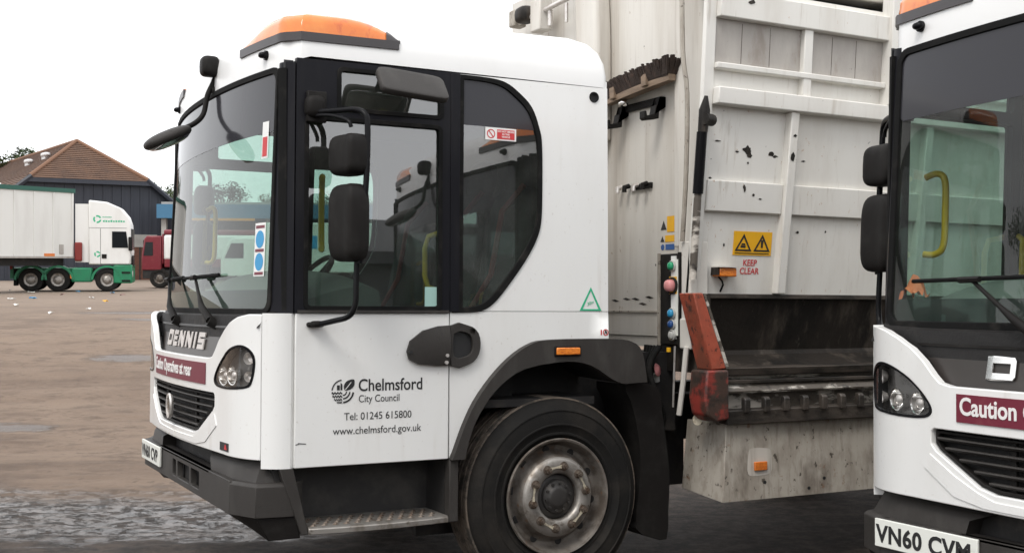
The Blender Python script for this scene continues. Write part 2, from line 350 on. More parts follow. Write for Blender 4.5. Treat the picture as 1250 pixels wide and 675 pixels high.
def wheel(root, cx, cz, y_out, sgn, name='wheel', r=.522):
    """sgn=+1: the outer face looks to -y"""
    ax = (0, sgn, 0); c = (cx, y_out, cz)
    wl = MB().lathe([(.285,.06),(.300,.025),(.325,.008),(.328,.003),(.337,.003),(.340,.006),(.375,-.003),(.378,-.007),(.384,-.007),(.387,-.003),(.425,-.002),(.450,.001),(.453,-.003),(.459,-.002),(.462,.005),(.478,.014),(.502,.034),(r-.008,.052),(r-.008,.26),(.502,.278),(.44,.30),(.30,.29)], c, ax, 72).build(name, 'tyre', root, 40)
    t = MB(); ring = []
    for y0, y1 in ((.050,.088),(.098,.140),(.150,.172),(.182,.224),(.234,.270)):
        t.lathe([(r-.012,y0),(r,y0+.003),(r,y1-.003),(r-.012,y1)], c, ax, 72)
    t.build('tread', 'tread', wl, 40)
    rm = MB().lathe([(.286,.05),(.303,.02),(.309,.002),(.304,-.008),(.294,-.004),(.286,.012),(.281,.05),(.266,.072),(.247,.074),(.228,.060),(.218,.030),(.205,.006),(.190,-.004),(.165,-.006),(.135,-.004),(.124,.006),(.120,.06),(.0,.062)], c, ax, 72).build('rim', 'rim_steel', wl, 40)
    MB().lathe([(.227,.0585),(.217,.029),(.2045,.0045),(.190,-.0062),(.165,-.0085),(.135,-.0062),(.1235,.004),(.1205,.02)], c, ax, 72).build('wheel_disc', 'alloy', wl, 60)
    MB().lathe([(.119,.055),(.117,.035),(.098,.026),(.090,.026),(.085,.012),(.060,.006),(.055,.0),(.040,-.004),(.0,-.004)], c, ax, 40).build('hub', 'hub_dark', wl, 40)
    u = Vector((1,0,0)); v = Vector((0,0,1)); cv = Vector(c); axv = Vector(ax)
    def at(rad, a, h): return cv+(u*math.cos(a)+v*math.sin(a))*rad+axv*h
    for k in range(10):
        a = R(36*k+9)
        MB().tube([at(.163,a,-.002), at(.163,a,-.012)], .0245, 14).tube([at(.163,a,-.012), at(.163,a,-.034)], .0175, 6).tube([at(.163,a,-.030), at(.163,a,-.046)], .0095, 8).build('wheel_nut', 'nut_steel', wl, 30)
        b = R(36*k+27)
        MB().lathe([(.021,0),(.018,-.003)], at(.246,b,.0705), (axv), 12).add([at(.246,b,.0735)+(u*math.cos(2*math.pi*i/12)+v*math.sin(2*math.pi*i/12))*.021-axv*.0045 for i in range(12)], [tuple(range(12))]).build('vent_hole', 'dark_under', wl, 30)
        MB().tube([at(.072,a,.02), at(.072,a,-.004)], .0075, 6).build('hub_bolt', 'hub_dark', wl, 30)
    for k in range(5):
        a0 = R(72*k+9+4); a1 = R(72*k+9+32); am = (a0+a1)/2
        MB().add([at(.152,a0,-.014), at(.172,a0,-.014), at(.163,am,-.014), at(.172,a1,-.014), at(.152,a1,-.014), at(.155,am,-.014)], [(0,1,2,5),(5,2,3,4)]).build('nut_tag', 'tag_cream', wl, 0)
    return wl
def block_letter(ch, w_, h, t):
    """heavy square capitals as a list of 2D polygons"""
    B = lambda x0, x1, y0, y1: [(x0,y0),(x1,y0),(x1,y1),(x0,y1)]
    if ch == 'D': return [B(0,t,0,h), B(t,w_-t*.9,0,t), B(t,w_-t*.9,h-t,h), [(w_-t,0),(w_-t*.35,0),(w_,t*.5),(w_,h-t*.5),(w_-t*.35,h),(w_-t,h)]]
    if ch == 'E': return [B(0,t,0,h), B(t,w_,0,t*.9), B(t,w_*.88,h/2-t*.4,h/2+t*.4), B(t,w_,h-t*.9,h)]
    if ch == 'N': return [B(0,t,0,h), B(w_-t,w_,0,h), [(t,h),(t,h-t*1.5),(w_-t,0),(w_-t,t*1.5)]]
    if ch == 'I': return [B(0,t*1.1,0,h)]
    if ch == 'S': return [B(0,w_,0,t*.9), B(w_-t,w_,t*.9,h/2-t*.4), B(0,w_,h/2-t*.4,h/2+t*.4), B(0,t,h/2+t*.4,h-t*.9), B(0,w_,h-t*.9,h)]
    return []
def build_cab(root, plate, main):
    # ---- nose: white panel with openings for the grille and the lamps
    LAMP = [(.085,1.235),(.09,1.285),(.12,1.318),(.17,1.332),(.24,1.322),(.32,1.292),(.40,1.243),(.455,1.195),(.478,1.160),(.465,1.137),(.42,1.125),(.33,1.121),(.22,1.125),(.13,1.135),(.10,1.160)]
    lampL = smooth_poly(LAMP, 3); lampR = [(W-y, z) for y, z in lampL][::-1]
    GR = [(.80,.868),(.72,.885),(.50,1.0),(.475,1.025),(.475,1.075),(.49,1.087)]
    gr = mirror_half(GR)
    FAS = [(.62,.800),(.058,.795),(.058,1.482),(.12,1.482),(.20,1.468),(.28,1.440),(.36,1.400),(.43,1.350),(.48,1.300),(.52,1.268),(.58,1.258)]
    fas = mirror_half(FAS)
    fp = panel(fas, [gr, lampL, lampR], .045, lowf, .035).build('front_panel', 'white_paint', root, 30, bevel=.004)
    # raised crease that runs down from each side of the grille
    for sd in (0, 1):
        Y = (lambda y: y) if sd == 0 else (lambda y: W-y)
        c = panel([(Y(.47),.985),(Y(.60),.915),(Y(.72),.865),(Y(.80),.842),(Y(1.19),.838),(Y(1.19),.812),(Y(.75),.812),(Y(.60),.835),(Y(.44),.93)], [], .05, lambda y, z, o: lowf(y, z, o+.0045), .010)
        c.build('grille_lip', 'white_paint', fp, 30, bevel=.006)
        # corner panel between the nose and the door
        pl = []
        for y in (.055,.045,.035,.026,.018,.011,.006,.002,.0): pl.append((prof(y), y))
        pl += [(.277, 0.)]
        rings = []
        for z in (.757,.80,1.0,1.25,1.487): rings.append([(x, Y(y), z) for x, y in pl]+[(x+.03, Y(y+.03), z) for x, y in pl[::-1]])
        MB().loft(rings).build('corner_panel', 'white_paint', root, 30)
        MB().box(.25,.32,min(Y(.034),Y(.040)),max(Y(.034),Y(.040)),.76,2.70).build('door_gap', 'ink_black', root)
        # headlamp
        lamp = [(Y(y), z) for y, z in LAMP]
        h = panel(smooth_poly(lamp, 3), [], .04, lambda y, z, o: lowf(y, z, o-.055), .01).build('headlamp', 'lamp_house', root, 40)
        rim = smooth_poly([(Y(.28+(y-.28)*1.012), 1.22+(z-1.22)*1.03) for y, z in LAMP], 3); hole = smooth_poly([(Y(.28+(y-.28)*.955), 1.22+(z-1.22)*.93) for y, z in LAMP], 3)
        panel(rim, [hole], .04, lambda y, z, o: lowf(y, z, o+.003), .058).build('bezel', 'black_gloss', h, 40)
        panel(smooth_poly([(Y(.28+(y-.28)*.98), 1.22+(z-1.22)*.96) for y, z in LAMP], 3), [], .03, lambda y, z, o: lowf(y, z, o-.002), .003).build('lens', 'lamp_glass', h, 40)
        for (yy, zz, rr) in ((.385,1.178,.046),(.265,1.185,.046)):
            p = Vector(lowf(Y(yy), zz, -.016)); d = Vector((-1, .25*(1 if sd else -1), 0)).normalized()
            MB().lathe([(rr,0),(rr*1.02,-.006),(rr*.9,-.004),(rr*.8,.02),(rr*.5,.038),(0,.044)], p, -d, 28).build('reflector', 'chrome', h, 40)
            MB().blob(p-d*.012, .016, rr*.5, rr*.5, 2, 14, 8).build('bulb_lens', 'chrome_dull', h, 60)
        for (yy, zz, rr) in ((.135,1.272,.030),(.135,1.185,.026)):
            p = Vector(lowf(Y(yy), zz, -.02)); d = Vector((-.75, .66*(1 if sd else -1), 0)).normalized()
            MB().lathe([(rr,0),(rr*.9,.004),(rr*.6,.02),(0,.026)], p, -d, 24).build('indicator', 'chrome_dull', h, 40)
    # dark backing behind the openings
    panel([(.06,.80),(2.34,.80),(2.34,1.47),(.06,1.47)], [], .08, lambda y, z, o: lowf(y, z, o-.068), .006).build('nose_backing', 'dark_under', root, 30)
    # ---- grille
    g = panel(mirror_half([(y+.008 if y < .6 else y, z+.005) for y, z in GR[:-1]]+[(.50,1.078)]), [mirror_half([(.81,.886),(.73,.900),(.515,1.012),(.497,1.033),(.497,1.060),(.51,1.068)])], .06, lambda y, z, o: lowf(y, z, o-.016), .03).build('grille', 'black_plastic', root, 30, bevel=.003)
    for k in range(5):
        z = 1.045-.036*k; y0 = .497 if z > 1.03 else .497+(1.03-z)*2.05
        ys = [y0+(W-2*y0)*i/16 for i in range(17)]
        rings = [[lowf(y, z+.009, -.012), lowf(y, z+.004, -.010), lowf(y, z-.006, -.022), lowf(y, z-.006, -.040), lowf(y, z+.009, -.036)] for y in ys]
        MB().loft(rings).build('grille_slat', 'grey_plastic', g, 30)
    for y in (.86, 1.54):
        p = lowf(y, 0); MB().box(p[0]+.030, p[0]+.045, y-.012, y+.012, .875, 1.07).build('grille_stay', 'black_plastic', g)
    em = MB().lathe([(.046,.0),(.052,-.012),(.050,-.022),(.040,-.020),(.038,-.008),(0,-.008)], (0,0,0), (1,0,0), 32)
    em.v = [(x-.014, 1.2+y, .972+z*1.35) for x, y, z in em.v]; e = em.build('emblem', 'chrome_dull', g, 30)
    s = MB()
    for k in range(8):
        a = R(45*k+22); s.prism([(1.2+.034*math.cos(a), .972+.046*math.sin(a)), (1.2+.010*math.cos(a+.5), .972+.013*math.sin(a+.5)), (1.2+.010*math.cos(a-.5), .972+.013*math.sin(a-.5))], 'x', -.034, -.024)
    s.build('emblem_star', 'chrome', g)
    # ---- dark name panel, letters, cowl below the windscreen
    npf = lambda y, z, o=0.: (prof(max(.3,min(y,W-.3)))+.050+(z-1.26)*.18-o, y, z)
    npn = panel(mirror_half([(.50,1.238),(.485,1.262),(.43,1.33),(.36,1.385),(.33,1.408)]), [], .06, npf, .012).build('name_panel', 'name_panel', root, 30)
    panel(mirror_half([(.36,1.409),(.33,1.420)]), [], .06, lambda y, z, o: npf(y, z, o+.014), .02).build('trim_strip', 'trim_grey' if main else 'black_plastic', npn, 30)
    widths = {'D': .138, 'E': .104, 'N': .128, 'I': .036, 'S': .110}
    u = .715
    for ch in 'DENNIS':
        yl = W-u; m = MB()
        for poly in block_letter(ch, widths[ch], .088, .027):
            a = [npf(yl-px, 1.292+pz, .004) for px, pz in poly]; b = [npf(yl-px, 1.292+pz, .011) for px, pz in poly]; n = len(poly)
            m.add(a+b, [tuple(range(n))[::-1], tuple(range(n,2*n))]+[(i,(i+1)%n,n+(i+1)%n,n+i) for i in range(n)])
        m.build('letter', 'chrome' if not main else 'letter_silver', npn, 0, bevel=.003)
        u += widths[ch]+.046
    rings = []
    for t, zz in ((0,1.418),(.25,1.44),(.6,1.468),(1,1.50)):
        rings.append([((npf(y,1.42)[0])*(1-t)+(upx(y,1.5)+.004)*t-.012*math.sin(math.pi*t), y, zz) for y in [.06+(W-.12)*i/40 for i in range(41)]])
    MB().loft(rings, False, False).build('cowl', 'black_plastic', root, 50)
    # ---- caution sign
    sg = panel([(.605,1.124),(1.785,1.124),(1.785,1.232),(.605,1.232)], [], .06, lambda y, z, o: lowf(y, z, o+.005), .004).build('caution_sign', 'maroon', root, 30)
    text('lettering', 'Caution Operatives at rear', .094, lambda a, b, c: lowf(W-.632-a, 1.155+b, .0062+c), 'ink_white', sg, bold=.0022, extrude=.0006, xs=.905)
    # small maker's plate low on the near side of the nose
    bp = panel([(.27,.818),(.385,.818),(.385,.858),(.27,.858)], [], .05, lambda y, z, o: lowf(y, z, o+.004), .003).build('badge', 'ink_black', root)
    panel([(.285,.826),(.318,.826),(.306,.850),(.300,.850)], [], .05, lambda y, z, o: lowf(y, z, o+.006), .002).build('badge_mark', 'ink_red', bp)
    # ---- bumper: flat face with slots, chamfered ends, a second tier behind, deep end pieces
    bf = [(.20,.530),(.20,.690)]
    slots = [rrect(1.02,1.30,.565,.655,.012,2), rrect(1.335,1.42,.565,.655,.012,2), rrect(.80,.985,.565,.655,.012,2)]
    def bumpx(y):
        m = min(y, W-y)
        return .042 if m >= .2 else (.042+(.2-m)/.17*.078 if m > .03 else .12+(.03-m)*2)
    bfm = lambda y, z, o: (bumpx(y)-o, y, z)
    bm_ = panel([(.20,.530),(2.20,.530),(2.20,.690),(.20,.690)], slots, .2, bfm, .035, grid=False)
    bo = bm_.build('bumper', 'grey_plastic', root, 30, bevel=.004)
    for sl in slots:
        ys = [p[0] for p in sl]; MB().box(.085,.09,min(ys)-.01,max(ys)+.01,.55,.67).build('bumper_slot', 'dark_under', bo)
    plan = [(.042,.20),(.080,.115),(.12,.028),(.25,.006),(.30,.006)]
    for sd in (0, 1):
        Y = (lambda y: y) if sd == 0 else (lambda y: W-y)
        outer = [(x, y) for x, y in plan]; inner = [(x+.06, y+.06) for x, y in plan][::-1]
        def ring(z, dx, dy, zs): return [(x+dx, Y(y+dy), z+zs*max(0, x-.1)) for x, y in outer]+[(x+dx, Y(y+dy), z) for x, y in inner]
        MB().loft([ring(.53,0,0,.0), ring(.676,0,0,0), ring(.690,.012,.012,0)]).build('bumper_end', 'grey_plastic', bo, 25, bevel=.004)
        MB().loft([[(.05,Y(.62),.528),(.08,Y(.24),.528),(.13,Y(.04),.528),(.31,Y(.01),.528),(.31,Y(.10),.528),(.12,Y(.62),.528)],
                   [(.16,Y(.55),.47),(.17,Y(.26),.44),(.19,Y(.05),.415),(.335,Y(.012),.425),(.335,Y(.10),.425),(.22,Y(.55),.47)]]).build('bumper_valance', 'black_plastic', bo, 25, bevel=.006)
        # upper tier shoulder
        MB().loft([[(.060,Y(.62),.686),(.080,Y(.24),.686),(.13,Y(.07),.686),(.30,Y(.05),.686),(.30,Y(.3),.686),(.16,Y(.62),.686)],
                   [(.060,Y(.64),.745),(.090,Y(.25),.745),(.155,Y(.09),.745),(.30,Y(.06),.745),(.30,Y(.3),.745),(.16,Y(.64),.745)],
                   [(.11,Y(.78),.80),(.125,Y(.26),.80),(.18,Y(.11),.80),(.30,Y(.08),.80),(.30,Y(.3),.80),(.19,Y(.78),.80)]]).build('bumper_shoulder', 'grey_plastic', bo, 50)
    MB().box(.042,.12,.60,1.80,.675,.690).build('bumper_ledge', 'grey_plastic', bo, bevel=.003)
    MB().box(.14,.20,.5,1.9,.52,.84).build('bumper_beam', 'dark_under', bo)
    # number plate at the lorry's right-hand end
    pl = MB().box(.026,.039,1.695,2.217,.572,.687).build('number_plate', 'plate_white', root, bevel=.003)
    text('lettering', plate, .098, lambda a, b, c: (.025-c, 2.205-a, .595+b), 'ink_black', pl, bold=.0030, extrude=.0006, xs=.99, space=1.06)
    # ---- windscreen, seal, pillars
    def wsr(i, r): return rrect(.108+i, W-.108-i, 1.500+i, 2.655-i, r, 5)
    ws = panel(wsr(.0,.05), [], .06, upf, .006).build('windscreen', 'windscreen_glass', root, 60)
    panel(rrect(.114,W-.114,2.365,2.650,.03,4), [], .06, lambda y, z, o: upf(y, z, o+.0015), .001).build('sun_strip', 'dark_film', ws, 60)
    panel(wsr(-.024,.065), [wsr(.008,.045)], .05, lambda y, z, o: upf(y, z, o+.010), .03).build('windscreen_seal', 'rubber', root, 50, bevel=.004)
    panel(rrect(.13,W-.13,1.507,1.600,.03,3), [], .06, lambda y, z, o: upf(y, z, o-.009), .001).build('windscreen_border', 'ink_black', ws, 60)
    for sd in (0, 1):
        Y = (lambda y: y) if sd == 0 else (lambda y: W-y)
        rings = []
        for z in (1.487,1.6,1.9,2.2,2.5,2.69):
            rings.append([upf(Y(y), z) for y in (.10,.085,.07,.055,.04,.028,.018,.010,.004)]+[(.284, Y(0), z),(.284, Y(.06), z),(.30, Y(.10), z)])
        MB().loft(rings).build('windscreen_pillar', 'frame_black', root, 35)
        MB().prism([(upx(Y(.045),2.0)-.012,Y(.06)),(upx(Y(.03),2.0)-.012,Y(.035)),(upx(Y(.02),2.0)-.004,Y(.02)),(upx(Y(.05),2.0)+.02,Y(.07))], 'z', 1.50, 2.66).build('pillar_trim', 'rubber', root, 30)
    # ---- roof shell
    ro0 = roof_outline(0.); rings = []
    def zz0(x): return 2.722-.058*max(0, min(1, (.34-x)/.10))
    for d, z in ((0,None),(0,2.79),(.010,2.845),(.034,2.895),(.08,2.940),(.16,2.975),(.32,3.0),(.6,3.012),(.9,3.016)):
        ring = []
        for (x, y), (bx, by) in zip(roof_outline(d), ro0):
            z_ = zz0(bx) if z is None else z+.045*max(0, (x-.5)/1.5)*max(0, (z-2.79)/.2)
            ring.append((x, y, z_))
        rings.append(ring)
    MB().loft(rings, True, False).add(rings[-1], [tuple(range(len(rings[-1])))]).build('roof', 'white_roof', root, 60)
    # ---- beacons on the two front corners of the roof
    nF = 27
    for sd in (0, 1):
        def seq(d):
            o = roof_outline(d)
            left = o[:11][::-1]+o[::-1][:12]      # front (y .55 -> 0) then the left side (x .34 -> .81)
            return left if sd == 0 else [(x, W-y) for x, y in left]
        n = len(seq(0)); base = MB(); dome = MB(); rb = []; rd = []
        o0 = seq(-.008); L = [0]
        for i in range(1, n): L.append(L[-1]+math.dist(o0[i], o0[i-1]))
        for i in range(n):
            t = L[i]/L[-1]
            h = .152*min(1, max(.10, (t/.27))**.6)*math.sqrt(max(.0, 1-max(0, (t-.70)/.30)**2))
            o1 = [seq(d)[i] for d in (-.008,.0,.03,.08,.15,.22)]
            zb = 2.788+.014*t
            rb.append([(*o1[0],zb),(*o1[0],zb+.042),(*o1[1],zb+.044),(*seq(.02)[i],zb+.02),(*seq(.02)[i],zb)])
            hh = max(.0, h-.042)
            rd.append([(*seq(-.001)[i],zb+.03),(*seq(.002)[i],zb+.043+.45*hh),(*seq(.02)[i],zb+.043+.78*hh),(*seq(.06)[i],zb+.043+.95*hh),(*seq(.13)[i],zb+.043+hh),(*seq(.22)[i],zb+.043+.8*hh),(*seq(.26)[i],zb-.0)])
        bo_ = MB().loft(rd).build('beacon', 'amber', root, 60)
        MB().loft(rb).build('beacon_base', 'beacon_base', bo_, 40)
        MB().loft([[(x+.004, y+(.004 if sd else -.004), z+.004) for x, y, z in q] for q in rd[-5:]]).build('beacon_tail', 'beacon_base', bo_, 60)
        # marker lamp under the beacon on the front
        yy = .235 if sd == 0 else W-.235
        px = upx(yy, 2.7); MB().tube([(px+.01,yy,2.752),(px-.012,yy,2.752)], .024, 14).blob((px-.02,yy,2.752), .022, .026, .016, 2.2, 14, 8).build('marker_lamp', 'black_gloss', root, 50)
    # ---- sides: door, frame, windows, quarter panel
    for sd in (0, 1):
        F = sidef(sd); sg_ = -1 if sd == 0 else 1; Y = (lambda y: y) if sd == 0 else (lambda y: W-y)
        door = panel([(.295,.757),(1.096,.757),(1.096,1.488),(.295,1.488)], [], .2, lambda x, z, o: F(x, z, o+.004), .03).build('door', 'white_paint', root, 30, bevel=.004)
        w1 = rrect(.345,1.040,1.515,2.425,.02,3); w2 = rrect(.505,1.045,2.480,2.672,.02,3)
        panel([(.290,1.489),(1.097,1.489),(1.097,2.715),(.290,2.708)], [w1, w2], .2, lambda x, z, o: F(x, z, o+.006), .035, grid=False).build('door_frame', 'frame_black', door, 30, bevel=.005)
        for wn in (w1, w2):
            xs = [p[0] for p in wn]; zs = [p[1] for p in wn]
            outer = rrect(min(xs)-.014,max(xs)+.014,min(zs)-.014,max(zs)+.014,.03,3); inner = rrect(min(xs)+.008,max(xs)-.008,min(zs)+.008,max(zs)-.008,.015,3)
            panel(outer, [inner], .3, lambda x, z, o: F(x, z, o+.011), .014, grid=False).build('window_seal', 'rubber', door, 30, bevel=.002)
        panel(w1, [], .5, lambda x, z, o: F(x, z, o-.008), .005, grid=False).build('window_pane', 'glass', door, 0)
        panel(w2, [], .5, lambda x, z, o: F(x, z, o-.008), .005, grid=False).build('top_pane', 'glass', door, 0)
        MB().box(.30,1.09,Y(-.012) if sd else -.016,Y(-.016) if sd else -.012,1.489,1.503).build('waist_strip', 'grey_plastic', door)
        MB().box(1.0985,1.150,min(Y(-.010),Y(.03)),max(Y(-.010),Y(.03)),1.495,2.715).build('pillar_strip', 'frame_black', root, bevel=.003)
        qw = smooth_poly(QWIN, 4, False)
        qo = [(1.101,1.500),(2.052,1.500),(2.048,2.10),(2.042,2.720),(1.101,2.714)]
        qh = [(1.125+(x-1.165)*1.03 if x < 1.18 else x+.012*(1 if x > 1.3 else .3), z+(.010 if z > 2.2 else -.012)) for x, z in QWIN]
        quarter = panel(qo, [smooth_poly(qh, 4, False)], .12, F, .03).build('quarter_panel', 'white_paint', root, 30, bevel=.003)
        lowq = [(1.103,.757),(1.100,1.496)]+[(2.052,1.496),(2.056,1.36)]+ARCH_O[::-1][0:]
        panel([(1.103,.760),(1.103,1.497),(2.052,1.497),(2.056,1.353)]+[(x+.012, z-.012) for x, z in ARCH_O[::-1][1:-1]], [], .12, F, .03).build('quarter_lower', 'white_paint', quarter, 30, bevel=.003)
        qi = [(1.172 if x < 1.18 else x-.010, z-.012 if z > 2.2 else z+.012) for x, z in QWIN]
        panel(smooth_poly([(1.112 if x < 1.18 else x+.014, z+(.012 if z > 2.2 else -.014)) for x, z in QWIN], 4, False), [smooth_poly(qi, 4, False)], .1, lambda x, z, o: F(x, z, o+.008), .02, grid=False).build('window_seal', 'rubber', quarter, 30, bevel=.003)
        qp = panel(qw, [], .5, lambda x, z, o: F(x, z, o-.004), .005, grid=False).build('quarter_pane', 'glass', quarter, 0)
        band = [p for p in qw if p[1] >= 2.455]; xr = max(p[0] for p in band)
        panel([(1.166,2.455)]+[(xr,2.455)]+[p for p in sorted([q for q in band if q[0] > 1.17], key=lambda q: q[1])]+[(1.166,2.699)], [], .5, lambda x, z, o: F(x, z, o-.0025), .001, grid=False).build('tint_band', 'dark_film', quarter, 0)
        panel(qo, [smooth_poly(qh, 4, False)], .3, lambda x, z, o: F(x, z, o-.032), .004, grid=False).build('quarter_lining', 'trim_grey', quarter, 0)
        # round blanking cap high on the rear corner
        cc = Vector(F(1.957,2.665,.0)); MB().lathe([(.030,0),(.028,.006),(.02,.002),(0,.002)], cc, (0,sg_,0), 28).build('blanking_cap', 'black_gloss', quarter, 30)
        # door handle: teardrop plate across the door and the post, with a pull recess
        hp = smooth_poly([(.862,1.300),(.878,1.352),(.944,1.402),(1.03,1.424),(1.092,1.428),(1.092,1.228),(1.02,1.226),(.923,1.236),(.872,1.262)], 1)
        hd = panel(subdiv(hp, .03), [], .03, lambda x, z, o: F(x, z, o+.022+.018*max(0, 1-((x-1.03)/.17)**2)*max(0, 1-((z-1.325)/.11)**2)), .018).build('handle_plate', 'grey_plastic', door, 40, bevel=.005)
        ho = [(1.100,1.428),(1.193,1.428),(1.240,1.405),(1.262,1.365),(1.264,1.310),(1.245,1.262),(1.195,1.228),(1.100,1.226)]; hi = [(1.115,1.385),(1.180,1.392),(1.212,1.370),(1.222,1.325),(1.210,1.285),(1.175,1.268),(1.115,1.270)]
        hs = panel(smooth_poly(ho, 2), [smooth_poly(hi, 2)], .03, lambda x, z, o: F(x, z, o+.026), .022).build('handle_surround', 'grey_plastic', door, 40, bevel=.006)
        MB().box(1.105,1.235,min(Y(-.004),Y(-.001)),max(Y(-.004),Y(-.001)),1.25,1.41).build('handle_recess', 'ink_black', door)
        for hx, hz in ((1.072,1.278),(1.068,1.243),(.872,1.298)):
            c0 = Vector(F(hx,hz,.03)); MB().tube([c0, c0+Vector((0,sg_*.012,0))], .009, 12).build('screw', 'chrome_dull' if hx > 1 else 'ink_black', door, 40)
        # step well
        wb = MB().box(.26,1.14,min(Y(.27),Y(.28)),max(Y(.27),Y(.28)),.42,.80)
        well = wb.build('step_well', 'step_back', root)
        MB().prism([(.225,.757),(.292,.757),(.372,.440),(.333,.440)], 'y', min(Y(.0),Y(.05)), max(Y(.0),Y(.05))).build('well_post', 'grey_plastic', well, bevel=.004)
        MB().prism([(.20,.757),(.30,.757),(.38,.440),(.30,.440)], 'y', min(Y(.05),Y(.275)), max(Y(.05),Y(.275))).build('well_front', 'step_back', well)
        MB().box(1.100,1.150,min(Y(-.012),Y(.05)),max(Y(-.012),Y(.05)),.440,.752).build('well_post', 'grey_plastic', well, bevel=.005)
        MB().box(1.10,1.14,min(Y(.05),Y(.275)),max(Y(.05),Y(.275)),.44,.80).build('well_rear', 'step_back', well)
        st = MB(); rr_ = []
        for k in range(13):
            x = .368+(1.098-.368)*k/12; bow = .030*math.sin(math.pi*k/12)
            rr_.append([(x,Y(-.008-bow),.440),(x,Y(-.008-bow),.466),(x,Y(.004-bow),.474),(x,Y(.27),.474),(x,Y(.27),.440)])
        st.loft(rr_); stp = st.build('step', 'alloy', well, 40, bevel=.003)
        tr = MB()
        for i in range(13):
            for j in range(4):
                x = .40+.056*i+(.028 if j % 2 else 0); y = .020+.055*j
                if x < 1.07: tr.add([(x-.020,Y(y),.4745),(x,Y(y-.010),.4745),(x+.020,Y(y),.4745),(x,Y(y+.010),.4745),(x,Y(y),.484)], [(0,1,4),(1,2,4),(2,3,4),(3,0,4)])
        o = tr.build('step_tread', 'nut_steel', well, 0); o['kind'] = 'stuff'
        MB().box(.40,1.09,min(Y(.02),Y(.27)),max(Y(.02),Y(.27)),.755,.765).build('sill', 'dark_under', well)
        # wheel arch
        fi = smooth_poly(ARCH_I, 3, False); fo = smooth_poly([(1.10,.755)]+ARCH_O[1:]+[(2.18,1.335),(2.248,1.276),(2.280,1.113)], 3, False)
        panel(fo+fi[::-1], [], .05, lambda x, z, o: (x, Y(-.045-o), z), .05).build('wheel_arch', 'grey_plastic', root, 50, bevel=.016)
        n = len(fi); ar = MB(); inn = [(x, Y(-.04), z) for x, z in fi]; inb = [(x, Y(.42), z+.015) for x, z in fi]
        ar.loft([inn, inb, [(x, Y(.42), z+.03) for x, z in fi]], False, False).build('arch_liner', 'dark_under', root, 50)
        MB().box(1.10,2.30,min(Y(.40),Y(.45)),max(Y(.40),Y(.45)),.30,1.36).build('arch_wall', 'dark_under', root)
        am = MB().box(1.685,1.850,min(Y(-.052),Y(-.040)),max(Y(-.052),Y(-.040)),1.262,1.318).build('side_marker', 'black_plastic', root, bevel=.006)
        MB().box(1.695,1.840,min(Y(-.062),Y(-.050)),max(Y(-.062),Y(-.050)),1.271,1.309).build('lens', 'lens_amber', am, bevel=.005)
        wg = panel(smooth_poly([(2.19,1.10),(2.40,1.085),(2.44,.95),(2.475,.75),(2.495,.56),(2.487,.38),(2.475,.225),(2.37,.245),(2.27,.30),(2.285,.48),(2.300,.68),(2.285,.80),(2.262,.91),(2.225,1.01)], 2), [], .06, lambda x, z, o: (x, Y(.045-o-.06*max(0,(z-.9))), z), .30).build('mudguard', 'black_plastic', root, 50, bevel=.01)
        wheel(root, 1.735, .522, -.015 if sd == 0 else W+.015, 1 if sd == 0 else -1)
    # ---- shell behind: rear wall, floor, lining
    MB().box(2.022,2.046,.012,W-.012,1.38,2.76).build('rear_wall', 'white_paint', root)
    MB().box(1.98,2.02,.03,W-.03,1.38,2.70).build('rear_lining', 'trim_grey', root)
    MB().box(.30,1.99,.04,W-.04,1.00,1.04).build('cab_floor', 'dark_under', root)
    MB().box(.34,1.99,.035,W-.035,2.685,2.70).build('headlining', 'trim_grey', root)
    MB().box(.28,2.9,.46,W-.46,.45,1.0).build('engine_bay', 'dark_under', root)
    # ---- inside
    dsh = []
    for k in range(13):
        y = .07+(W-.14)*k/12; e = .10*math.sin(math.pi*k/12)**.5
        xo = upx(y,1.5)+.03
        dsh.append([(xo,y,1.15),(xo,y,1.495),(xo+.10,y,1.545+.4*e),(xo+.28,y,1.60+.95*e),(xo+.42,y,1.625+e),(xo+.50,y,1.60+e),(xo+.53,y,1.46),(xo+.40,y,1.15)])
    da = MB().loft(dsh).build('dashboard', 'dash', root, 50)
    sw = MB(); c = Vector((.92,1.74,1.66)); axn = Vector((-.75,0,.66)).normalized(); uu = Vector((0,1,0)); vv = axn.cross(uu)
    sw.tube([c+(uu*math.cos(2*math.pi*k/28)+vv*math.sin(2*math.pi*k/28))*.225 for k in range(29)], .017, 8, False)
    for a in (0, 120, 240): sw.tube([c-axn*.03, c+(uu*math.cos(R(a))+vv*math.sin(R(a)))*.22], .014, 6)
    sw.tube([c, c+axn*-.35], .035, 10); sw.lathe([(.07,0),(.06,.02),(0,.025)], c-axn*.02, axn, 20)
    sw.build('steering_wheel', 'black_plastic', root, 50)
    for y, dr in ((1.80,1),(.98,0),(.46,0)):
        s1 = MB().blob((1.36,y,1.36), .27, .235, .10, 4.5, 24, 12).build('seat', 'seat_cloth', root, 60)
        Mr = Matrix.Rotation(R(10), 3, 'Y')
        MB().blob((1.68,y,1.80), .085, .235, .40, 4, 24, 14, Mr).build('seat_back', 'seat_cloth', s1, 60)
        MB().blob((1.76,y,2.28), .055, .14, .12, 3.4, 20, 10, Mr).build('headrest', 'seat_cloth', s1, 60)
        MB().box(1.15,1.6,y-.2,y+.2,1.04,1.28).build('seat_base', 'dark_under', s1)
        MB().tube([(1.70,y-.14,2.20),(1.58,y-.11,2.05),(1.56,y-.02,1.70),(1.50,y+.16,1.47)], .016, 6).build('seat_belt', 'belt_red', s1, 40)
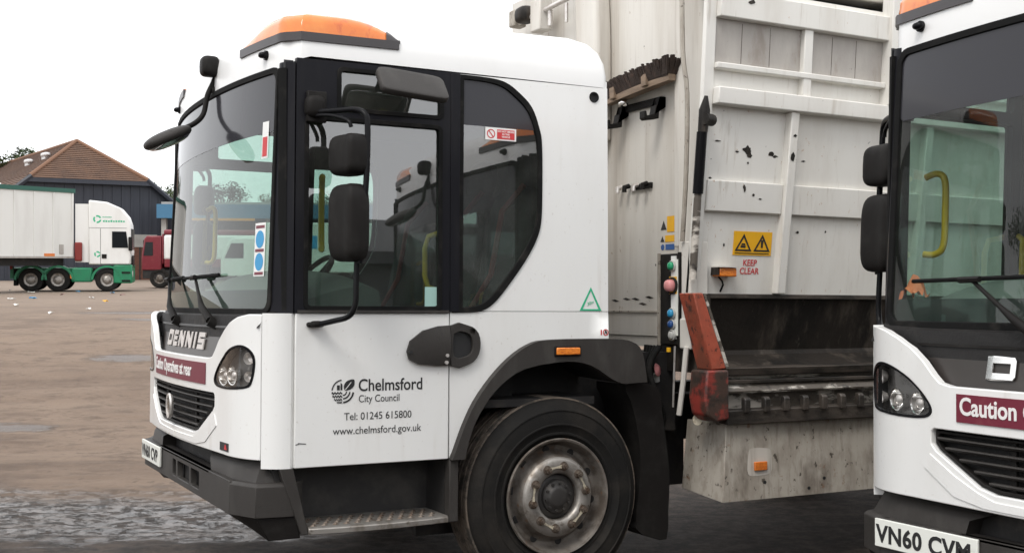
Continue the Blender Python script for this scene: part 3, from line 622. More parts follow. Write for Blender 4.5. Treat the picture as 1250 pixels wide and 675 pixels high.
    for sd in (0, 1):
        Y = (lambda y: y) if sd == 0 else (lambda y: W-y)
        MB().tube(smooth_poly([(.44,Y(.06),2.14),(.46,Y(.11),2.155),(.47,Y(.145),2.12),(.47,Y(.15),1.98),(.47,Y(.145),1.84),(.46,Y(.11),1.80),(.44,Y(.06),1.80)], 4, False), .015, 10).build('grab_rail', 'yellow_rail', root, 60)
        MB().tube([(1.075,Y(.05),1.90),(1.03,Y(.11),1.88),(1.015,Y(.12),1.82),(1.015,Y(.12),1.68),(1.03,Y(.11),1.62),(1.075,Y(.05),1.60)], .014, 10).build('grab_rail', 'yellow_rail', root, 60)
    # ---- wipers
    for y0, y1 in ((.98,.30),(1.72,1.02)):
        y0_, y1_ = W-y0, W-y1
        a = Vector((upx(y0_,1.45)-.055, y0_, 1.445)); b = Vector((upx((y0_+y1_)/2-.02,1.66)-.040, y0_-.36*(y0_-y1_)/.7*1.0, 1.672))
        wp = MB().tube([a, a+(b-a)*.30+Vector((-.02,0,.0)), a+(b-a)*.55+Vector((-.014,0,0)), b], [.024,.018,.010,.008], 8).tube([a+Vector((.05,0,-.03)), a+Vector((-.01,0,.0))], .028, 12).build('wiper', 'black_plastic', root, 50)
        q = []; 
        for k in range(9):
            y = b.y+.36-.72*k/8; q.append((upx(y,1.675)-.020, y, 1.673+.008*k/8))
        MB().tube(q, .009, 6).build('wiper_blade', 'rubber', wp, 50)
        MB().tube([b+Vector((-.012,.05,0)), b+Vector((-.014,-.05,.002))], .013, 6).build('blade_clip', 'black_plastic', wp, 50)
    # ---- mirrors on both sides
    for sd in (0, 1):
        Y = (lambda y: y) if sd == 0 else (lambda y: W-y)
        mr = MB().blob((.375,Y(-.02),2.475), .050, .045, .055, 3, 18, 12).box(.335,.43,min(Y(-.035),Y(-.005)),max(Y(-.035),Y(-.005)),2.40,2.55).build('mirror_mount', 'black_plastic', root, 50, bevel=.004)
        arm = MB().tube(smooth_poly([(.385,Y(-.05),2.448),(.45,Y(-.16),2.445),(.50,Y(-.25),2.44),(.530,Y(-.295),2.41),(.536,Y(-.305),2.34),(.530,Y(-.305),2.10),(.51,Y(-.28),1.72)], 4, False), .0145, 10)
        arm.tube(smooth_poly([(.505,Y(-.26),1.80),(.500,Y(-.26),1.62),(.498,Y(-.255),1.53),(.480,Y(-.22),1.475),(.44,Y(-.12),1.452),(.40,Y(-.045),1.437)], 4, False), .0135, 10)
        arm.tube(smooth_poly([(.375,Y(-.05),2.43),(.42,Y(-.14),2.42),(.47,Y(-.22),2.39),(.48,Y(-.235),2.36)], 4, False), .010, 8)
        arm.build('mirror_arm', 'black_gloss', mr, 50)
        MB().blob((.392,Y(-.035),1.437), .035, .022, .016, 3, 14, 8).blob((.372,Y(-.012),1.434), .026, .018, .013, 3, 12, 8).build('arm_bracket', 'black_plastic', mr, 50)
        for (z0, z1, nm) in ((2.13,2.325,'upper_mirror'),(1.728,2.092,'lower_mirror')):
            Mr = Matrix.Rotation(R(12 if sd == 0 else -12), 3, 'Z')
            hs = MB().blob((.462,Y(-.225),(z0+z1)/2), .062, .108, (z1-z0)/2, 4.5, 28, 16, Mr)
            hs.v = [(x+ (.03*(1-abs(y-Y(-.225))/.14)), y, z) for x, y, z in hs.v]
            # head is a deep shell, wide across the lorry and bulging forwards
            ho = hs.build(nm, 'black_plastic', mr, 60)
    # kerb mirror over the near-side window
    km = MB(); Mr = Matrix.Rotation(R(52), 3, 'X') @ Matrix.Rotation(R(5), 3, 'Y')
    km.blob((.79,-.235,2.585), .180, .082, .022, 7, 36, 14, Mr)
    ko = km.build('kerb_mirror', 'grey_plastic', root, 60)
    MB().blob((.79,-.226,2.580), .168, .068, .019, 5, 30, 8, Mr).build('kerb_glass', 'mirror', ko, 60)
    MB().tube([(.75,-.01,2.66),(.76,-.10,2.67),(.775,-.19,2.635)], .013, 8).tube([(.81,-.01,2.66),(.82,-.10,2.665),(.825,-.19,2.63)], .013, 8).build('kerb_mirror_stay', 'black_plastic', ko, 50)
    # front mirror on its bent arm over the windscreen
    fm = MB().tube(smooth_poly([(.17,1.0,2.80),(.145,1.0,2.73),(.115,1.0,2.66),(.095,1.0,2.56),(.05,1.0,2.505),(-.02,1.0,2.465)], 4, False), .0145, 10).tube([(.165,1.0,2.69),(.135,1.0,2.685)], .026, 12).build('front_mirror_arm', 'black_plastic', root, 50)
    MB().blob((.120,.98,2.815), .050, .055, .056, 3.6, 18, 12).build('arm_cap', 'black_plastic', fm, 50)
    Mr = Matrix.Rotation(R(-26), 3, 'Y')
    MB().blob((-.095,1.0,2.415), .135, .10, .040, 2.4, 26, 12, Mr).build('front_mirror', 'grey_plastic', fm, 60)
    MB().blob((-.090,1.0,2.404), .120, .088, .037, 2.4, 26, 10, Mr).build('front_glass', 'mirror', fm, 60)
    return door

# ------------------------------------------------------------------ near lorry: markings, side-loading body
def ring2d(r0, r1, a0, a1, n=24):
    return [(r1*math.cos(R(a0+(a1-a0)*k/n)), r1*math.sin(R(a0+(a1-a0)*k/n))) for k in range(n+1)]+[(r0*math.cos(R(a1-(a1-a0)*k/n)), r0*math.sin(R(a1-(a1-a0)*k/n))) for k in range(n+1)]
def decal(name, polys, fmap, mat, parent, h=.0012):
    """flat print: each polygon laid on the surface with a hair of thickness"""
    m = MB()
    for p in polys: panel(p, [], 9, lambda a, b, o: fmap(a, b, o+h), h*.9, m, grid=False)
    return m.build(name, mat, parent, 0)
WARP[0] = cab_warp
A = thing('refuse_truck', 'white side-loading refuse lorry with open cab gap and council lettering on its door', 'refuse truck', (1.45, 5.40, 0))
doorA = [c for c in [build_cab(A, 'VN60 CVP', True)]][0]
doorA = [o for o in A.children if o.name.startswith('door')][0]
dm = lambda x0, z0: (lambda a, b, c: (x0+a, -.0052-c, z0+b))
text('lettering', 'Chelmsford', .083, dm(.611,1.112), 'ink_black', doorA, bold=.0010, extrude=.0004, xs=.865)
text('lettering', 'City Council', .050, dm(.613,1.058), 'ink_black', doorA, extrude=.0004, xs=.85)
text('lettering', 'Tel: 01245 615800', .051, dm(.540,.974), 'ink_black', doorA, extrude=.0004, xs=.915)
text('lettering', 'www.chelmsford.gov.uk', .051, dm(.484,.906), 'ink_black', doorA, extrude=.0004, xs=.93)
def wave(x0, x1, z, t, n=18):
    a = [(x0+(x1-x0)*k/n, z+.0035*math.sin(k*1.35)) for k in range(n+1)]
    return a+[(x, zz-t) for x, zz in a[::-1]]
lg = [ring2d(.052,.058,98,174), [(-.030,.006),(-.016,.006),(-.016,.030),(-.030,.030)], [(-.012,.006),(-.003,.006),(-.003,.034),(-.012,.042)],
      smooth_poly([(.008,.008),(.006,.030),(.022,.050),(.056,.056),(.058,.030),(.044,.012),(.022,.004)], 3),
      wave(-.057,-.003,-.004,.008), wave(-.053,-.003,-.020,.008), wave(-.044,-.003,-.036,.007), wave(-.030,-.003,-.050,.006),
      ring2d(.016,.022,-88,-6), ring2d(.032,.039,-88,-6), ring2d(.049,.057,-88,-6)]
decal('emblem_print', lg, lambda a, b, o: (.533+a, -.005-o, 1.113+b), 'ink_black', doorA)
decal('leaf_vein', [[(.010,.008),(.014,.008),(.042,.042),(.040,.044)]], lambda a, b, o: (.533+a, -.0075-o, 1.113+b), 'sticker_white', doorA, .0006)
decal('scratch', [[(.310,.872),(.35,.868),(.352,.872),(.312,.877)],[(.30,.866),(.318,.870),(.316,.873),(.30,.870)]], lambda a, b, o: (a, -.0045-o, b), 'trim_grey', doorA)
qA = [o for o in A.children if o.name.startswith('quarter_panel')][0]
qf = lambda a, b, o: (a, -.0006-o, b)
decal('green_triangle', [[(1.940,1.622),(1.870,1.495),(1.888,1.503),(1.940,1.602)], [(1.940,1.622),(1.940,1.602),(1.990,1.503),(2.008,1.495)], [(1.870,1.495),(2.008,1.495),(1.990,1.504),(1.888,1.504)]], lambda a, b, o: qf(a, b+.008, o), 'ink_green', qA)
text('lettering', '30m', .026, lambda a, b, c: (1.918+a*.9-b*.1, -.002-c, 1.528+b+a*.35), 'ink_green', qA, extrude=.0003)
decal('warning_bar', [[(2.004,1.372),(2.012,1.372),(2.012,1.400),(2.004,1.400)]]+[[(x+2.036, z+1.386) for x, z in ring2d(.013,.018,0,359,20)]], qf, 'ink_red', qA)
decal('warning_figure', [[(2.026,1.376),(2.034,1.380),(2.038,1.398),(2.032,1.397)],[(2.038,1.376),(2.046,1.380),(2.042,1.395),(2.037,1.390)]], qf, 'ink_black', qA)
st = MB().box(1.297,1.478,-.0005,.0010,2.387,2.452).build('window_sticker', 'sticker_white', qA, 0)
decal('sticker_red', [[(1.365,2.394),(1.468,2.394),(1.468,2.444),(1.365,2.444)], [(1.330+x, 2.419+z) for x, z in ring2d(.019,.024,0,359,20)], [(1.316,2.432),(1.320,2.436),(1.344,2.406),(1.340,2.402)]], lambda a, b, o: (a, -.0008-o, b), 'ink_red', qA, .0008)
for i, s_ in enumerate(('DO NOT SMOKE', 'IN THIS', 'VEHICLE')):
    text('lettering', s_, .013, lambda a, b, c: (1.4165+a, -.0020-c, 2.430-.014*i+b), 'ink_white', qA, align='CENTER', extrude=.0002, bold=.0003)
st = MB().box(.965,1.030,.004,.0055,1.522,1.620).build('window_sticker', 'sticker_teal', doorA, 0)
wsA = [o for o in A.children if o.name.startswith('windscreen') and 'seal' not in o.name and 'pillar' not in o.name][0]
def wsd(name, y0, y1, z0, z1, mat, off=-.0075):
    return panel([(y0,z0),(y1,z0),(y1,z1),(y0,z1)], [], .04, lambda y, z, o: upf(y, z, o+off), .0008).build(name, mat, wsA, 0)
wsd('permit_sticker', .165,.275,1.665,1.925,'sticker_white', .004)
for zc in (1.845, 1.735):
    panel(smooth_poly([(.22+.043*math.cos(R(30*k)), zc+.043*math.sin(R(30*k))) for k in range(12)], 2), [], .04, lambda y, z, o: upf(y, z, o+.0055), .0008).build('permit_disc', 'ink_blue', wsA, 0)
for zc in (1.905, 1.790, 1.678): panel([(.175,zc-.006),(.265,zc-.006),(.265,zc+.008),(.175,zc+.008)], [], .04, lambda y, z, o: upf(y, z, o+.0055), .0008).build('permit_stripe', 'maroon', wsA, 0)
wsd('height_sticker', .175,.240,2.240,2.420,'sticker_white', .004)
wsd('height_print', .185,.232,2.250,2.345,'ink_red', .0055)

WARP[0] = None
# ---- the body: a front wall across the gap behind the cab, and a side that leans in towards its foot
yl = lambda z: .05-.12*(z-1.6) if z < 2.7 else -.082-.07*(z-2.7)
BL = 7.4
lf = lambda x, z, off=0.: (x, yl(z)-off, z)
body = panel([(2.66,1.60),(BL,1.60),(BL,2.70),(BL,3.34),(2.66,3.34),(2.66,2.70)], [], .22, lf, .02).build('body_side', 'white_side', A, 30)
def rail(name, x0, x1, z0, z1, proud, mat='white_side', par=body, bev=.006):
    zs = [z0]+([2.70] if z0 < 2.69 and z1 > 2.71 else [])+[z1]
    rings = [[lf(x0,z,proud), lf(x1,z,proud), lf(x1,z,-.01), lf(x0,z,-.01)] for z in zs]
    return MB().loft(rings).build(name, mat, par, 30, bevel=bev)
rail('corner_post', 2.612, 2.685, 1.60, 3.75, .022)
rail('cant_rail', 2.685, BL, 3.155, 3.30, .060)
rail('window_rail', 2.685, 3.975, 2.868, 2.902, .050); rail('window_rail', 4.11, BL, 2.868, 2.902, .050)
rail('mullion', 3.320, 3.385, 2.762, 3.155, .044)
rail('mullion', 4.72, 4.785, 2.762, 3.155, .044)
rail('waist_beam', 2.685, BL, 2.668, 2.762, .075)
rail('post', 3.975, 4.110, 2.762, 3.75, .085); rail('post', 5.6, 5.73, 2.762, 3.75, .085)
for x0, x1 in ((2.690,3.318),(3.388,3.972),(4.113,4.715),(4.79,5.595)):
    rail('grey_infill', x0, x1, 2.903, 3.154, .008, 'grey_panel', bev=0)
    for t in (.30, .63):
        x = x0+(x1-x0)*t; rail('infill_seam', x, x+.003, 2.915, 3.14, .0095, 'rim_steel', bev=0)
rail('side_band', 2.686, 3.240, 2.072, 2.248, .030); rail('side_band', 3.300, BL, 2.072, 2.248, .030)
rail('rib', 3.241, 3.300, 1.605, 2.667, .055); rail('rib', 4.35, 4.41, 1.605, 2.667, .055); rail('rib', 5.5, 5.56, 1.605, 2.667, .055)
MB().box(2.70,BL,.02,.06,3.30,3.40).build('roof_gap', 'ink_black', body); 
MB().box(2.78,BL,-.10,2.44,3.405,3.45).build('body_roof', 'white_body', A, bevel=.01)
MB().box(2.80,BL,.16,2.38,1.62,3.40).build('body_core', 'dark_under', A)
MB().box(2.66,BL,2.40,2.43,1.3,3.40).build('body_offside', 'white_side', A)
# paint knocked off the side in flakes
rr = random.Random(3)
def flake(cx, cz, sx, sz, off, n=11):
    p = [(cx+sx*(.45+.75*rr.random())*math.cos(2*math.pi*k/n), cz+sz*(.45+.75*rr.random())*math.sin(2*math.pi*k/n)) for k in range(n)]
    decal('paint_flake', [p], lambda a, b, o: lf(a, b, off+o), 'grime_black', body, .0012)
for fx, fz, sx, sz, off in ((2.975,2.435,.034,.026,.001),(2.99,2.405,.022,.022,.001),(3.155,2.42,.024,.014,.001),(3.185,2.41,.020,.008,.001),(3.271,2.405,.020,.026,.056),(3.275,2.53,.014,.010,.056),(3.33,2.40,.02,.006,.001),(3.40,2.395,.018,.006,.001),(2.90,2.42,.014,.006,.001),(2.95,2.21,.012,.022,.031),(3.02,2.175,.010,.010,.031),(3.07,2.155,.014,.005,.031),(2.985,2.36,.010,.008,.001),(2.755,2.47,.020,.006,.001),(2.72,2.26,.012,.006,.001),(3.40,1.975,.016,.010,.001),(3.62,1.985,.008,.008,.001),(2.855,1.885,.008,.010,.001),(2.90,3.255,.028,.016,.062),(2.78,3.29,.010,.008,.062)):
    flake(fx, fz, sx, sz, off)
# crush warning, KEEP CLEAR, amber side lamp
sg = panel([(2.922,1.829),(3.206,1.829),(3.206,1.967),(2.922,1.967)], [], .5, lambda x, z, o: lf(x, z, o+.004), .003).build('crush_sign', 'sticker_yellow', body, 0)
def tri(cx, cz, s, t):
    o = [(cx-s, cz), (cx+s, cz), (cx, cz+s*1.62)]; i = [(cx-s+t*1.9, cz+t), (cx+s-t*1.9, cz+t), (cx, cz+s*1.62-t*2.1)]
    return [[o[k], o[(k+1) % 3], i[(k+1) % 3], i[k]] for k in range(3)]
decal('sign_print', tri(2.995,1.852,.062,.010)+tri(3.133,1.852,.062,.010)+[[(2.975,1.872),(3.012,1.872),(3.012,1.884),(2.975,1.884)],[(2.978,1.887),(3.010,1.887),(3.006,1.897),(2.982,1.897)],[(3.126,1.874),(3.140,1.874),(3.142,1.920),(3.124,1.920)],[(2.935,1.838),(3.190,1.838),(3.190,1.843),(2.935,1.843)]], lambda a, b, o: lf(a, b, .0045+o), 'ink_black', sg)
for s_, z_ in (('KEEP', 1.768), ('CLEAR', 1.720)):
    text('lettering', s_, .052, lambda a, b, c: lf(3.055+a, z_+b, .002+c), 'ink_red', body, align='CENTER', extrude=.0004, bold=.0006, xs=.92)
lp = MB().box(2.79,2.91,-.035,.045,1.700,1.752).build('side_lamp', 'lens_amber', body, bevel=.006)
MB().box(2.775,2.915,-.05,.05,1.753,1.760).build('lamp_hood', 'white_body', lp); MB().box(2.776,2.789,-.03,.05,1.71,1.753).build('lamp_bracket', 'grime_black', lp)
MB().tube([(2.82,.02,1.70),(2.83,.0,1.675),(2.845,.01,1.655),(2.848,.04,1.615)], .006, 6).build('lamp_cable', 'rubber', lp, 50)
# hopper under the side: dark cavity, sloping lip bars, comb of the bin lift, skirt box
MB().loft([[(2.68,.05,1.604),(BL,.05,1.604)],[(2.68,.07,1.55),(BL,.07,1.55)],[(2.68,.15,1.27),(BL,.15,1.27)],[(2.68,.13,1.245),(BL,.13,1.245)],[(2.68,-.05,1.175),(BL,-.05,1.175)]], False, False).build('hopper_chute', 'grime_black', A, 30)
MB().box(2.66,BL,.035,.06,1.575,1.603).build('chute_edge', 'grime_steel', A, bevel=.004)
MB().box(2.66,2.70,-.06,.40,1.15,1.60).build('hopper_cheek', 'grime_black', A)
lip = MB().prism([(-.115,1.182),(-.04,1.19),(-.02,1.13),(-.105,1.138)], 'x', 2.752, BL); lo = lip.build('lip_bar', 'grime_steel', A, 30, bevel=.004)
MB().prism([(-.10,1.112),(-.08,1.118),(-.08,1.095),(-.10,1.092)], 'x', 2.755, BL).build('lip_rail', 'grime_steel', A, 30, bevel=.003)
MB().prism([(-.075,1.092),(-.112,1.050),(-.105,1.036),(-.06,1.04)], 'x', 2.77, BL).build('lip_rail', 'worn_white_steel', A, 30, bevel=.003)
cb = MB().prism([(-.145,.945),(-.10,.955),(-.06,.872),(-.145,.866)], 'x', 2.752, BL).build('comb_bar', 'grime_steel', A, 30, bevel=.005)
MB().box(2.752,BL,-.055,-.03,.86,1.16).build('comb_back', 'worn_white_steel', A)
for k in range(18):
    x = 2.885+.1445*k
    MB().prism([(-.165,.93),(-.165,1.005),(-.150,1.018),(-.125,1.018),(-.125,.93)], 'x', x-.020, x+.020).build('comb_tooth', 'grime_steel', cb, 30, bevel=.006)
sk = MB().loft([[(2.785,-.095,.862),(BL,-.095,.862),(BL,.27,.862),(2.785,.27,.862)],[(2.745,-.115,.428),(BL,-.115,.428),(BL,.27,.46),(2.745,.27,.46)]]).build('skirt_box', 'grimy_white', A, 30, bevel=.004)
sy = lambda z: -.095-.020*(.862-z)/.434
rf = panel(smooth_poly([(2.93,.58),(2.94,.70),(2.97,.722),(3.06,.718),(3.10,.70),(3.105,.60),(3.08,.572),(3.0,.565)],4), [], .5, lambda x, z, o: (x, sy(z)-.0012-o, z), .001, grid=False).build('clean_patch', 'patch_white', sk, 0)
MB().box(2.972,3.062,-.122,-.108,.595,.645).build('side_reflector', 'reflector_orange', sk, bevel=.004)
for px, pz in ((3.05,.525),(3.50,.52),(3.38,.47)):
    decal('rivet_hole', [[(px+.012*math.cos(R(45*k)), pz+.010*math.sin(R(45*k))) for k in range(8)]], lambda a, b, o: (a, sy(b)-.001-o, b), 'ink_black', sk)
# red lift arm and its cheek
ra = MB().prism([(2.512,1.602),(2.578,1.604),(2.742,1.182),(2.640,1.176)], 'y', -.150, -.015).build('lift_arm', 'red_paint', A, 30, bevel=.006)
MB().prism([(2.585,1.60),(2.60,1.60),(2.765,1.19),(2.745,1.182)], 'y', -.146, .0).build('arm_edge', 'worn_white_steel', ra, 30)
MB().prism([(2.600,1.175),(2.752,1.176),(2.754,.900),(2.66,.886),(2.605,.925),(2.585,1.02)], 'y', -.162, -.008).build('arm_pivot', 'red_grime', ra, 30, bevel=.012)
# front wall of the body facing the gap behind the cab
fw = MB().box(2.740,2.770,.262,W,1.345,3.80).build('body_front', 'white_body', A, 30, bevel=.004)
MB().box(2.690,2.741,.225,.272,1.88,3.80).build('edge_flange', 'white_body', fw, bevel=.004)
MB().prism([(2.690,.225),(2.74,.225),(2.80,.12),(2.78,.10)], 'z', 1.62, 3.80).build('flange_return', 'white_body', fw)
MB().prism([(.262,1.346),(W,1.346),(W,1.28),(.62,1.28),(.262,1.16)], 'x', 2.75, 2.765).build('wall_foot', 'white_body', fw)
MB().box(2.730,2.741,.30,W,1.490,1.500).build('wall_seam', 'grimy_white', fw)
for y, z in ((.62,1.50),(.70,1.53),(.80,1.53),(.93,1.52),(.55,1.54)):
    decal('scrape', [[(y,z),(y+.05,z+.012),(y+.09,z+.006),(y+.04,z-.006)]], lambda a, b, o: (2.7395-o, a, b+.04), 'grime_black', fw)
tp = smooth_poly([(2.66,1.02,2.6),(2.66,1.02,3.10),(2.66,1.03,3.40),(2.66,1.06,3.62),(2.66,1.16,3.80),(2.66,1.35,3.92)], 3, False)
rings = []
for i, p in enumerate(tp): rings.append([(2.60,p[1],p[2]),(2.60,p[1]+.22,p[2]-.02),(2.625,p[1]+.24,p[2]-.02),(2.735,p[1]+.24,p[2]-.02),(2.735,p[1]-.0,p[2]),(2.625,p[1]-.02,p[2])])
MB().loft(rings).build('duct_column', 'white_body', A, 40, bevel=.012)
MB().tube([(2.62,1.30,3.60),(2.60,1.7,3.575),(2.60,2.05,3.565)], .018, 8).tube([(2.62,1.4,3.57),(2.62,1.4,3.44)], .012, 8).tube([(2.62,1.62,3.57),(2.62,1.62,3.46)], .018, 8).build('top_pipe', 'chrome_dull', A, 50)
MB().box(2.56,2.66,1.66,1.80,3.44,3.66).build('top_bracket', 'white_body', A, bevel=.01); MB().blob((2.60,1.93,3.60), .07,.09,.06, 3, 14, 10).build('top_valve', 'grime_black', A, 40); MB().box(2.56,2.66,2.03,2.12,3.54,3.66).build('top_bracket', 'grimy_white', A, bevel=.01)
# broom rest, catch, control box, lever
br = MB().box(2.715,2.741,.44,.90,2.755,2.80).build('broom_rest', 'black_plastic', A, bevel=.003)
for y in (.855, .455):
    MB().prism([(2.74,2.79),(2.70,2.79),(2.69,2.66),(2.60,2.645),(2.585,2.655),(2.585,2.70),(2.60,2.70),(2.605,2.672),(2.655,2.685),(2.668,2.74),(2.74,2.74)], 'y', y-.028, y+.028).build('rest_hook', 'black_plastic', br, bevel=.004)
MB().blob((2.66,.77,2.80), .03,.035,.022, 2.4, 12, 8).build('rest_clamp', 'chrome', br, 50)
ca = MB().box(2.722,2.741,.56,.78,2.255,2.290).build('door_catch', 'black_plastic', A, bevel=.003)
for y in (.60,.70,.80,.88): MB().tube([(2.725,y,2.285),(2.690,y,2.275),(2.690,y,2.245)], .016, 8).build('catch_pin', 'chrome_dull' if y in (.70,.88) else 'black_plastic', ca, 40)
for tp_ in ([(.335,1.975),(.41,1.975),(.41,2.07),(.335,2.07)],[(.335,1.915),(.43,1.915),(.43,1.955),(.335,1.955)]): decal('wall_sign', [tp_], lambda a, b, o: (2.7388-o, a, b), 'sticker_yellow', fw)
decal('wall_notice', [[(.335,1.868),(.425,1.868),(.425,1.902),(.335,1.902)]], lambda a, b, o: (2.7388-o, a, b), 'ink_darkblue', fw)
for tp_ in ([(.415,1.990),(.475,1.990),(.445,2.045)],[(.438,1.918),(.478,1.918),(.458,1.952)]): decal('sign_triangle', [tp_], lambda a, b, o: (2.7388-o, a, b), 'ink_black', fw)
decal('mandatory_disc', [[(.455+.018*math.cos(R(30*k)), 1.885+.018*math.sin(R(30*k))) for k in range(12)]], lambda a, b, o: (2.7388-o, a, b), 'ink_darkblue', fw)
cx = MB().box(2.62,2.739,.105,.325,1.305,1.835).build('control_box', 'black_plastic', A, bevel=.006)
MB().box(2.612,2.621,.310,.333,1.30,1.84).build('box_rim', 'grimy_white', cx); MB().box(2.612,2.621,.105,.130,1.30,1.84).build('box_rim', 'black_plastic', cx)
MB().box(2.612,2.62,.150,.195,1.34,1.82).build('button_plate', 'sticker_white', cx)
MB().box(2.610,2.6125,.125,.148,1.36,1.80).build('legend_strip', 'plate_white', cx)
MB().box(2.6095,2.6125,.135,.21,1.60,1.70).build('stop_surround', 'sticker_yellow', cx)
for z, m_, r_, d_ in ((1.762,'btn_green',.026,.026),(1.648,'btn_red',.040,.05),(1.488,'btn_blue',.026,.026),(1.425,'btn_navy',.024,.024),(1.362,'btn_grey',.026,.016)):
    b_ = MB().lathe([(r_*1.25,.0),(r_*1.25,-.012),(r_*1.05,-.016)], (2.612,.175,z), (1,0,0), 20).build('button_collar', 'btn_grey' if m_ != 'btn_red' else 'black_plastic', cx, 40)
    MB().blob((2.600-d_*.2,.175,z), d_*.65, r_*.88, r_*.88, 2.6, 16, 10).build('button', m_, cx, 60)
MB().box(2.612,2.74,.012,.098,1.30,1.90).build('box_post', 'white_body', A, bevel=.008)
MB().box(2.602,2.74,-.004,.102,1.285,1.46).build('box_post_foot', 'white_body', A, bevel=.01)
MB().tube([(2.60,.03,1.30),(2.60,.06,1.10),(2.60,.10,.91)], .016, 8).build('lever_rod', 'white_body', A, 40); MB().tube([(2.60,.14,1.30),(2.595,.15,.95)], .006, 6).build('lever_wire', 'chrome_dull', A, 40)
hs = MB()
for k in range(5):
    y0 = .15+.06*k
    hs.tube(smooth_poly([(2.50+.02*k,y0,1.30),(2.44+.03*k,y0+.02,1.18-.03*k),(2.48,y0,1.02),(2.55,y0+.03,.88),(2.52,y0+.1,.70)], 4, False), .018, 8)
hs.build('hose_bundle', 'rubber', A, 50)
MB().tube([(2.60,.20,1.29),(2.60,.20,1.265)], .013, 10).build('hose_tag', 'sticker_yellow', A)
lk = MB().lathe([(.0,-.012),(.030,-.008),(.040,.0),(.030,.012),(.0,.016)], (2.56,.26,1.158), (.55,-.8,.2), 20).build('isolator_knob', 'btn_red', A, 50); MB().tube([(2.57,.28,1.135),(2.58,.29,1.09)], .018, 10).build('isolator_stem', 'btn_grey', lk, 40)
MB().tube([(2.64,-.02,.885),(2.69,.05,.885)], .026, 12).build('pin_end', 'tag_cream', A, 40)
# hydraulic ram in the corner recess
rm = MB().tube([(2.590,-.125,2.50),(2.592,-.095,2.26),(2.594,-.082,2.16)], .030, 12).build('hydraulic_ram', 'black_gloss', A, 40)
MB().tube([(2.594,-.083,2.17),(2.598,-.03,1.68)], .022, 12).build('ram_sleeve', 'worn_white_steel', rm, 40)
MB().tube([(2.600,-.15,2.70),(2.596,-.14,2.62),(2.592,-.128,2.50)], [.010,.032,.028], 12).tube([(2.575,-.16,2.57),(2.655,-.13,2.57)], .034, 12).build('ram_eye', 'grime_black', rm, 40)
MB().tube(smooth_poly([(2.600,.08,3.6),(2.605,.075,3.0),(2.625,.06,2.75),(2.615,.055,2.3),(2.60,.07,1.9)], 4, False), .014, 8).build('ram_hose', 'grimy_white', rm, 40)
# chassis
MB().box(2.0,BL,.62,.78,.70,.98).box(2.0,BL,1.62,1.78,.70,.98).build('chassis_rail', 'dark_under', A); MB().box(2.30,2.72,.30,2.1,.80,1.26).build('chassis_stowage', 'dark_under', A)
MB().box(2.30,2.62,.25,.60,.55,1.0).build('air_tank', 'dark_under', A, bevel=.05)
for sd in (0, 1):
    for xw in (5.3, 6.65): wheel(A, xw, .522, .28 if sd == 0 else W-.02, 1 if sd == 0 else -1)
# broom lying on its rest (a thing of its own)
bro = thing('broom', 'worn yard broom with dark bristles upward on the rest behind the cab', 'broom', (1.45+2.655, 5.40+.595, 2.862))
Mb = Matrix.Rotation(R(-4.0), 3, 'X')
hb = MB(); rings = []
for k in range(9):
    y = -.35+.70*k/8; e = 1-.35*abs(k-4)/4*abs(k-4)/4
    rings.append([Mb @ Vector(p) for p in ((-.035*e,y,-.028),(.035*e,y,-.028),(.040*e,y,.0),(.035*e,y,.012),(-.035*e,y,.012),(-.040*e,y,.0))])
hb.loft(rings).build('broom_head', 'broom_wood', bro, 40)
bs = MB(); r2 = random.Random(5)
for i in range(64):
    for j in range(6):
        y = -.345+.69*i/63; x = -.030+.012*j; q = 1.0
        sp = 1.16; tip = Vector((x*2.2+r2.uniform(-.008,.008), y*sp+r2.uniform(-.005,.005), .102+r2.uniform(-.012,.008))); rt = Vector((x, y, .010)); d = Vector((.0065, .0065, 0)); e = Vector((.0065, -.0065, 0))
        bs.add([Mb @ v for v in (rt-d, rt+e, rt+d, rt-e, tip-d*1.1, tip+e*1.1, tip+d*1.1, tip-e*1.1)], [(0,1,5,4),(1,2,6,5),(2,3,7,6),(3,0,4,7),(4,5,6,7)])
bs.loft([[Mb @ Vector(p) for p in ((-.030,-.34,.0),(.030,-.34,.0),(.030,.34,.0),(-.030,.34,.0))],[Mb @ Vector(p) for p in ((-.06,-.385,.088),(.06,-.385,.088),(.06,.385,.088),(-.06,.385,.088))]])
o = bs.build('bristles', 'bristle', bro, 0); o['kind'] = 'stuff'
for y in (-.13, .22): MB().obox(Mb @ Vector((-.02,y,.02)), (.07,.05,.075), Mb).build('broom_clip', 'broom_wood', bro, bevel=.004)

# ------------------------------------------------------------------ second lorry, parked alongside
Bt = thing('refuse_truck', 'white refuse lorry reversed alongside, number plate ending CVM and orange cloth behind its windscreen', 'refuse truck', (3.657, 1.42, -.035))
WARP[0] = cab_warp; build_cab(Bt, 'VN60 CVM', False); WARP[0] = None
for y0, y1 in ((-.02,.02),(W-.02,W+.02)): MB().box(2.75,8.2,y0,y1,1.05,3.35).build('body_side', 'white_side', Bt, bevel=.01)
MB().box(2.75,8.2,.02,W-.02,3.25,3.34).build('body_roof', 'white_body', Bt); MB().box(2.75,2.79,.02,W-.02,1.05,3.25).build('body_front', 'white_body', Bt)
for x in (2.76,4.1,5.45,6.8,8.1):
    for y in (-.06, W+.005): MB().box(x,x+.09,y,y+.055,1.05,3.36).build('body_rib', 'white_side', Bt, bevel=.006)
MB().box(2.0,8.2,.62,.78,.70,1.05).box(2.0,8.2,1.62,1.78,.70,1.05).build('chassis_rail', 'dark_under', Bt)
for sd in (0, 1):
    for xw in (5.6, 6.95): wheel(Bt, xw, .522, .02 if sd == 0 else W-.02, 1 if sd == 0 else -1)
